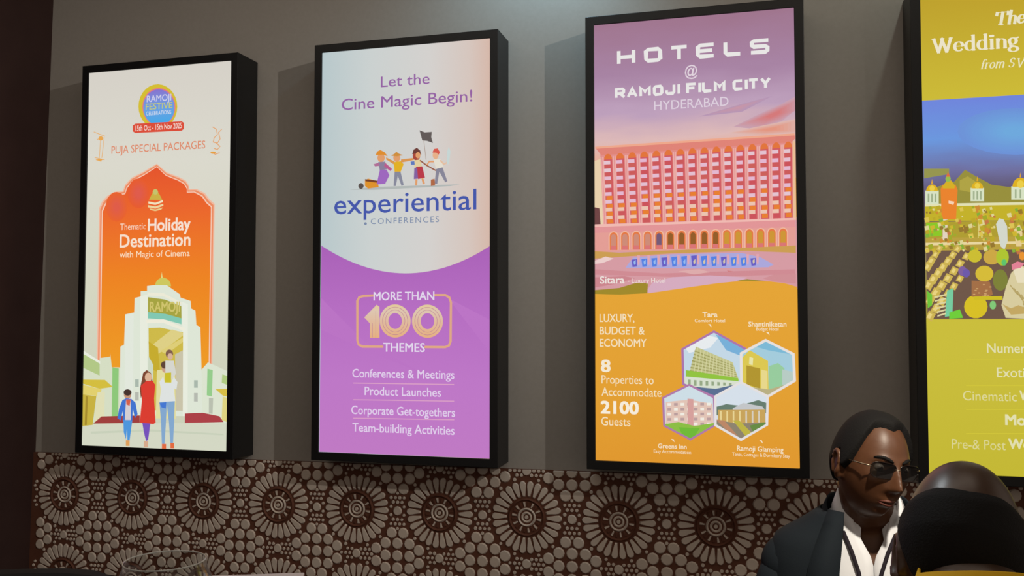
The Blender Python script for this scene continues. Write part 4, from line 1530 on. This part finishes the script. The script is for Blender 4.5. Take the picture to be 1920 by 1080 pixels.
# ---- man in a dark suit
hc = at(1633, 872, 2.02)
to_cam = Vector((CAM.x - hc.x, CAM.y - hc.y, 0)).normalized()
face_yaw = math.atan2(to_cam.x, -to_cam.y)           # turn that makes -Y look at the camera
YAW1 = face_yaw + R(6)
M1 = Matrix.Rotation(face_yaw, 3, 'Z') @ Matrix.Rotation(R(10), 3, 'Y') @ Matrix.Rotation(R(33), 3, 'Z') @ Matrix.Rotation(R(1), 3, 'X') @ Matrix.Scale(.935, 3)
root, T, Mh, yo, zs = seated_person('man in dark suit and white shirt with glasses, head turned to the right', hc, YAW1, M1, M_skin, {}, None, 0.075)
HAIR1 = [(0, .091), (20, .095), (36, .095), (50, .090), (58, .070), (64, .040), (72, .0), (84, -.022), (92, .016), (104, .004), (118, -.035), (135, -.066), (180, -.078)]


def mask1(th, p):
    a = abs(math.degrees(math.atan2(math.sin(th), math.cos(th))))
    return (p.z - interp(HAIR1, a)) / 0.017


hair_shell('hair', Mh, T, root, {}, mask1, 0.013)
# eyebrows
b = MB()
for sx in (-1, 1):
    pts = []
    for k in range(7):
        x = sx * (.012 + .036 * k / 6)
        zz = .030 + .008 * math.sin(math.pi * (k / 6) * .8)
        ph = math.asin(zz / .12)
        th = math.asin(max(-1, min(1, x / (.077 * math.cos(ph)))))
        p = head_point(th, ph, {})
        pts.append(T + Mh @ (p + Vector((0, -.001, 0))))
    b.tube(pts, [.002, .0034, .0038, .0038, .0034, .0028, .0016], M_hair, 8)
b.build('eyebrows', root, smooth=True)
# eyes
for sx in (-1, 1):
    b = MB()
    c = Vector((sx * .032, -.0775, .013))
    b.ball(T + Mh @ c, (.0118, .0118, .0100), M_eye, 18, 12, Mh)
    b.ball(T + Mh @ (c + Vector((0, -.0085, -.001))), (.0055, .0042, .0055), M_iris, 14, 8, Mh)
    b.build('eye', root, smooth=True)
# lips
b = MB()
for zz, r_ in ((-.0605, .0030), (-.0708, .0036)):
    pts = []
    for k in range(9):
        x = -.022 + .044 * k / 8
        z_ = zz + (-.004 if zz > -.065 else .004) * ((k - 4) / 4) ** 2
        ph = math.asin(z_ / .12)
        th = math.asin(max(-1, min(1, x / (.077 * .93 * math.cos(ph)))))
        pts.append(T + Mh @ (head_point(th, ph, {}) + Vector((0, .0008, 0))))
    b.tube(pts, [r_ * .3, r_ * .8, r_, r_ * 1.1, r_ * .95, r_ * 1.1, r_, r_ * .8, r_ * .3], M_lip, 8)
b.build('lips', root, smooth=True)
# glasses
g = MB()
g.mats = []
yg = -0.103
for sx in (-1, 1):
    cxg = sx * .033
    rim = []
    for k in range(33):
        a = 2 * math.pi * k / 32
        ca, sa = math.cos(a), math.sin(a)
        f = (abs(ca) ** 3.4 + abs(sa) ** 3.4) ** (-1 / 3.4)
        rim.append(T + Mh @ Vector((cxg + .0285 * ca * f, yg + .012 * ((cxg + .0285 * ca * f) / .06) ** 2, .010 + .0185 * sa * f)))
    g.tube(rim, .0013, M_iris, 6)
    g.tube([T + Mh @ Vector((sx * .059, yg + .012, .016)), T + Mh @ Vector((sx * .071, yg + .022, .016)), T + Mh @ Vector((sx * .0805, -.04, .013)), T + Mh @ Vector((sx * .083, .006, .010)), T + Mh @ Vector((sx * .080, .022, -.006))],
           [.0016, .0017, .0015, .0015, .0015], M_metal, 8)
g.tube([T + Mh @ Vector((-.008, yg, .014)), T + Mh @ Vector((0, yg - .005, .017)), T + Mh @ Vector((.008, yg, .014))], .0014, M_metal, 8)
gl_ = g.build('glasses', root, smooth=True)
for sx in (-1, 1):
    cxg = sx * .033
    b = MB()
    q = []
    for k in range(24):
        a = 2 * math.pi * k / 24
        ca, sa = math.cos(a), math.sin(a)
        f = (abs(ca) ** 3.4 + abs(sa) ** 3.4) ** (-1 / 3.4)
        q.append((cxg + .028 * ca * f, .010 + .018 * sa * f))
    fr = [T + Mh @ Vector((x, yg - .0008 + .012 * (x / .06) ** 2, z)) for x, z in q]
    bk = [T + Mh @ Vector((x, yg + .0010 + .012 * (x / .06) ** 2, z)) for x, z in q]
    b.loft([fr, bk], M_lens)
    b.build('lens', gl_)
trousers_and_shoes(root, yo, zs)
z = T.z
TR = ((0.70, .19, .145), (.58, .185, .135), (.46, .190, .132), (.36, .205, .135), (.29, .212, .126), (.222, .210, .112), (.182, .194, .100), (.148, .136, .086), (.118, .094, .078), (.095, .076, .071))


def torso_ring(d):
    ds = [t[0] for t in TR]
    for (a, xa, ya), (c, xc, yc) in zip(TR, TR[1:]):
        if d <= a and d >= c:
            t = (a - d) / (a - c)
            return xa + (xc - xa) * t, ya + (yc - ya) * t
    return TR[-1][1:] if d < TR[-1][0] else TR[0][1:]


def front_y(x, d, off):
    rx, ry = torso_ring(d)
    rx, ry = rx + off, ry + off
    t = max(0, 1 - (abs(x) / rx) ** 2.3)
    return yo - ry * t ** (1 / 2.3)


def open_garment(rows, off, half, m, n=64):
    """half(d): half of the front opening, in metres"""
    b = MB()
    rings = []
    for d in rows:
        rx, ry = torso_ring(d)
        rx, ry = rx + off, ry + off
        a = math.degrees(math.asin(min(.98, max(half(d), .0005) / rx)))
        # angle on the rounded outline whose sideways place is the opening's edge
        lo, hi = 0.0, 89.0
        for _ in range(30):
            mid = (lo + hi) / 2
            s_, c_ = math.sin(R(mid)), math.cos(R(mid))
            f = (abs(s_) ** 2.3 + abs(c_) ** 2.3) ** (-1 / 2.3)
            if rx * s_ * f < max(half(d), .0006):
                lo = mid
            else:
                hi = mid
        rings.append(ell_ring(z - d, rx, ry, yo, n, lo, 360 - lo))
    b.loft(rings, m, False, False, closed=False)
    return b


rows = [.70, .62, .54, .46, .41, .36, .325, .29, .265, .24, .22, .20, .185, .17, .155, .143, .130, .118, .106, .095]
b = open_garment(rows, -.012, lambda d: interp([(0, .045), (.125, .040), (.17, .022), (.21, .0), (1, .0)], d), M_shirt)
o = b.build('shirt', root, smooth=True)
sd = o.modifiers.new('cloth', 'SOLIDIFY')
sd.thickness = .003
sd.offset = -1
# collar: stand and fold with two points
b = MB()
topr, foldr, n = [], [], 49
for k in range(n):
    a = 20 + 320 * k / (n - 1)
    fr = max(0, 1 - min(abs(a - 20), abs(340 - a)) / 75)          # 1 at the two front ends
    ra = R(a)
    x_, y_ = math.sin(ra), -math.cos(ra)
    topr.append(Vector((x_ * .064, yo - .004 + y_ * .066, z - .070 - .075 * fr ** 1.2)))
    foldr.append(Vector((x_ * (.078 + .012 * fr), yo - .004 + y_ * (.080 + .012 * fr), z - .108 - .110 * fr ** 1.4)))
b.loft([topr, foldr], M_shirt, False, False, closed=False)
o = b.build('collar', root, smooth=True)
sd = o.modifiers.new('cloth', 'SOLIDIFY')
sd.thickness = .003
# jacket
HALF = [(0, .058), (.12, .060), (.18, .068), (.24, .076), (.32, .082), (.45, .07), (.6, .06), (1, .06)]
b = open_garment(rows[:-2], .010, lambda d: interp(HALF, d), M_jacket)
for sx in (-1, 1):
    sh = Vector((sx * .172, yo, z - .248))
    el = Vector((sx * .250, yo - .05, z - .50))
    wr = Vector((sx * .135, yo - .25, z - .53))
    b.ball(sh, (.066, .070, .062), M_jacket, 24, 16)
    b.tube([sh, sh.lerp(el, .2), sh.lerp(el, .45), sh.lerp(el, .75), el, el.lerp(wr, .5), wr], [.064, .068, .067, .063, .060, .054, .046], M_jacket, 24)
o = b.build('jacket', root, smooth=True)
sd = o.modifiers.new('cloth', 'SOLIDIFY')
sd.thickness = .005
sd.offset = 1
# lapels and the collar of the jacket
for sx in (-1, 1):
    b = MB()
    inn, out = [], []
    for k in range(15):
        d = .110 + (.50 - .110) * k / 14
        h = interp(HALF, d)
        w = .012 + .055 * math.sin(math.pi * min(1, (k + 1.5) / 14)) * (1.0 if k < 9 else .85)
        inn.append(Vector((sx * (h - .001), front_y(h, d, .012) - .006, z - d)))
        out.append(Vector((sx * (h + w), front_y(h + w, d, .010) - .012, z - d)))
    b.loft([inn, out], M_jacket, False, False, closed=False)
    o = b.build('lapel', root, smooth=True)
    sd = o.modifiers.new('cloth', 'SOLIDIFY')
    sd.thickness = .004
# collar of the jacket round the back of the neck
b = MB()
topr, botr = [], []
for k in range(49):
    a = 46 + 268 * k / 48
    fr = max(0, 1 - min(a - 46, 314 - a) / 70)
    ra = R(a)
    x_, y_ = math.sin(ra), -math.cos(ra)
    topr.append(Vector((x_ * (.086 + .012 * fr), yo + y_ * (.086 + .010 * fr), z - .088 - .052 * fr ** 1.3)))
    botr.append(Vector((x_ * (.112 + .010 * fr), yo + y_ * (.102 + .010 * fr), z - .140 - .060 * fr ** 1.3)))
b.loft([topr, botr], M_jacket, False, False, closed=False)
o = b.build('jacket_collar', root, smooth=True)
sd = o.modifiers.new('cloth', 'SOLIDIFY')
sd.thickness = .004
# lanyard
b = MB()
for sx, xs in ((-1, [(.062, .150), (.046, .19), (.032, .235), (.026, .29), (.018, .36), (.004, .44)]), (1, [(.050, .150), (.030, .19), (.014, .235), (.008, .29), (.004, .36), (.002, .44)])):
    l_, r_ = [], []
    for x, d in xs:
        xx = sx * x
        y_ = front_y(xx, d, -.008) - .004
        l_.append(Vector((xx - .0045, y_, z - d)))
        r_.append(Vector((xx + .0045, y_, z - d)))
    b.loft([l_, r_], M_lanyard, False, False, closed=False)
o = b.build('lanyard', root, smooth=True)
sd = o.modifiers.new('cloth', 'SOLIDIFY')
sd.thickness = .0015

# ---- man in yellow, seen from behind
hc = at(1802, 1028, 1.20)
away = Vector((hc.x - CAM.x, hc.y - CAM.y, 0)).normalized()
back_yaw = math.atan2(away.x, -away.y)
M2 = Matrix.Rotation(back_yaw, 3, 'Z') @ Matrix.Rotation(R(-6), 3, 'Y') @ Matrix.Rotation(R(2), 3, 'Z') @ Matrix.Rotation(R(30), 3, 'X') @ Matrix.Scale(.975, 3)
root, T, Mh, yo, zs = seated_person('balding man in yellow, seen from behind, in front of the suited man', hc, back_yaw + R(14), M2, M_skin_dark, {'ear': (0.066, 0.002, -0.030)}, None, 0.085, 0.085, R(62))


def mask2(th, p):
    a = abs(math.degrees(math.atan2(math.sin(th), math.cos(th))))
    up = interp([(0, -.2), (60, .01), (80, .045), (110, .066), (145, .070), (180, .066)], a)
    lo = interp([(0, .2), (66, .0), (78, -.025), (90, .012), (104, -.02), (118, -.065), (140, -.096), (180, -.106)], a)
    return min((up - p.z) / .035, (p.z - lo) / .012)


hair_shell('hair', Mh, T, root, {}, mask2, 0.0055)
trousers_and_shoes(root, yo, zs, R(62))
z = T.z + 0.085
b = MB()
b.loft([ell_ring(z - d, rx, ry, yo) for d, rx, ry in ((0.72, .19, .15), (.58, .18, .13), (.46, .185, .13), (.36, .205, .13), (.29, .212, .122), (.24, .205, .108), (.205, .175, .094), (.17, .115, .080), (.14, .080, .072))], M_yellow, True, False)
for sx in (-1, 1):
    sh = Vector((sx * .175, yo, z - .262))
    el = Vector((sx * .245, yo - .05, z - .50))
    b.tube([sh, sh.lerp(el, .4), sh.lerp(el, .8)], [.070, .070, .066], M_yellow, 20)
o = b.build('shirt', root, smooth=True)
b = MB()
topr, botr = [], []
for k in range(49):
    a = 24 + 312 * k / 48
    ra = R(a)
    topr.append(Vector((math.sin(ra) * .068, yo + .004 - math.cos(ra) * .074, z - .100 + .028 * max(0, -math.cos(ra)))))
    botr.append(Vector((math.sin(ra) * .084, yo + .002 - math.cos(ra) * .082, z - .150)))
b.loft([topr, botr], M_yellow, False, False, closed=False)
o = b.build('collar', root, smooth=True)
sd = o.modifiers.new('cloth', 'SOLIDIFY')
sd.thickness = .004

# ------------------------------------------------------------------ table, glass, chair
TZ = 0.76


def on_plane(u, v, zz):
    d = cF + cR * ((u - 960) / FOC) - cU * ((v - 540) / FOC)
    return CAM + d * ((zz - CAM.z) / d.z)


pa, pb = on_plane(571, 1073, TZ), on_plane(360, 1080, TZ)
ex = (pa - pb).normalized()
ang = math.atan2(ex.y, ex.x)
LEN, DEP = 1.25, 0.62
ctr = pa - ex * LEN / 2 + Vector((ex.y, -ex.x, 0)) * DEP / 2
root = empty('table', (ctr.x, ctr.y, 0), ang)
tag(root, 'table with white top, its far edge beside the rounded glass', 'table')
b = MB()
b.box((-LEN / 2, -DEP / 2, TZ - .03), (LEN / 2, DEP / 2, TZ), M_cloth)
b.build('tabletop', root, bevel=.003)
for sx in (-1, 1):
    for sy in (-1, 1):
        b = MB()
        b.box((sx * (LEN / 2 - .06) - .02, sy * (DEP / 2 - .06) - .02, 0), (sx * (LEN / 2 - .06) + .02, sy * (DEP / 2 - .06) + .02, TZ - .0301), M_leg)
        b.build('leg', root)

# rounded glass standing on it: rim seen at (308, 1053)
GH = 0.205
gp = on_plane(309, 1053, TZ + GH)
b = MB()
prof = [(0.0, .006), (.040, .0), (.046, .004), (.060, .018), (.085, .055), (.0955, .095), (.094, .125), (.084, .160), (.0735, .186), (.0682, .2035), (.0690, .2055), (.0680, .2070), (.0668, .2055), (.0672, .2030),
        (.0722, .186), (.0828, .160), (.0928, .125), (.0943, .095), (.0838, .056), (.0588, .0195), (.040, .012), (0.0, .011)]
n = 64
rings = [[(max(r_, .0004) * math.cos(2 * math.pi * k / n), max(r_, .0004) * math.sin(2 * math.pi * k / n), h_) for k in range(n)] for r_, h_ in prof]
b.loft(rings, M_glass)
o = b.build('bowl', smooth=True)
fix_normals(o)
gr = empty('drinking_glass', (gp.x, gp.y, TZ + .0005))
o.parent = gr
b = MB()
b.tube([(.0681 * math.cos(2 * math.pi * k / 96), .0681 * math.sin(2 * math.pi * k / 96), .2062) for k in range(97)], .0013, M_rim, 8)
b.build('rim', gr, smooth=True)
tag(gr, 'clear rounded glass with open rim on the white table', 'glass')

# black chair on the near side of the table, its rounded back just in view
cp_ = at(-70, 1100, 1.30)
root = empty('chair', (cp_.x, cp_.y, 0), ang + R(4))
tag(root, 'black chair with rounded backrest at the lower left corner', 'chair')
topz = at(95, 1071, 1.30).z
b = MB()
vs = []
hw = .245
prof = []
for k in range(25):
    a = math.pi * k / 24
    ca, sa = math.cos(a), math.sin(a)
    f = (abs(ca) ** 5 + abs(sa) ** 5) ** (-1 / 5)
    prof.append((-hw * ca * f, topz - .16 + .16 * sa * f))
prof = [(-hw * .92, .50)] + prof + [(hw * .92, .50)]
fr = [Vector((x, -.02 - .04 * (zz - .5), zz)) for x, zz in prof]
bk = [Vector((x, .03 - .04 * (zz - .5), zz)) for x, zz in prof]
b.loft([fr, bk], M_chair)
o = b.build('backrest', root, bevel=.012)
b = MB()
b.box((-.23, .03, .42), (.23, .47, .48), M_chair)
b.build('seat', root, bevel=.015)
for sx in (-1, 1):
    for y_ in (.01, .44):
        b = MB()
        b.tube([(sx * .20, y_, .43 if y_ > .1 else .52), (sx * .21, y_, 0.0)], [.014, .012], M_leg, 12)
        b.build('leg', root, smooth=True)
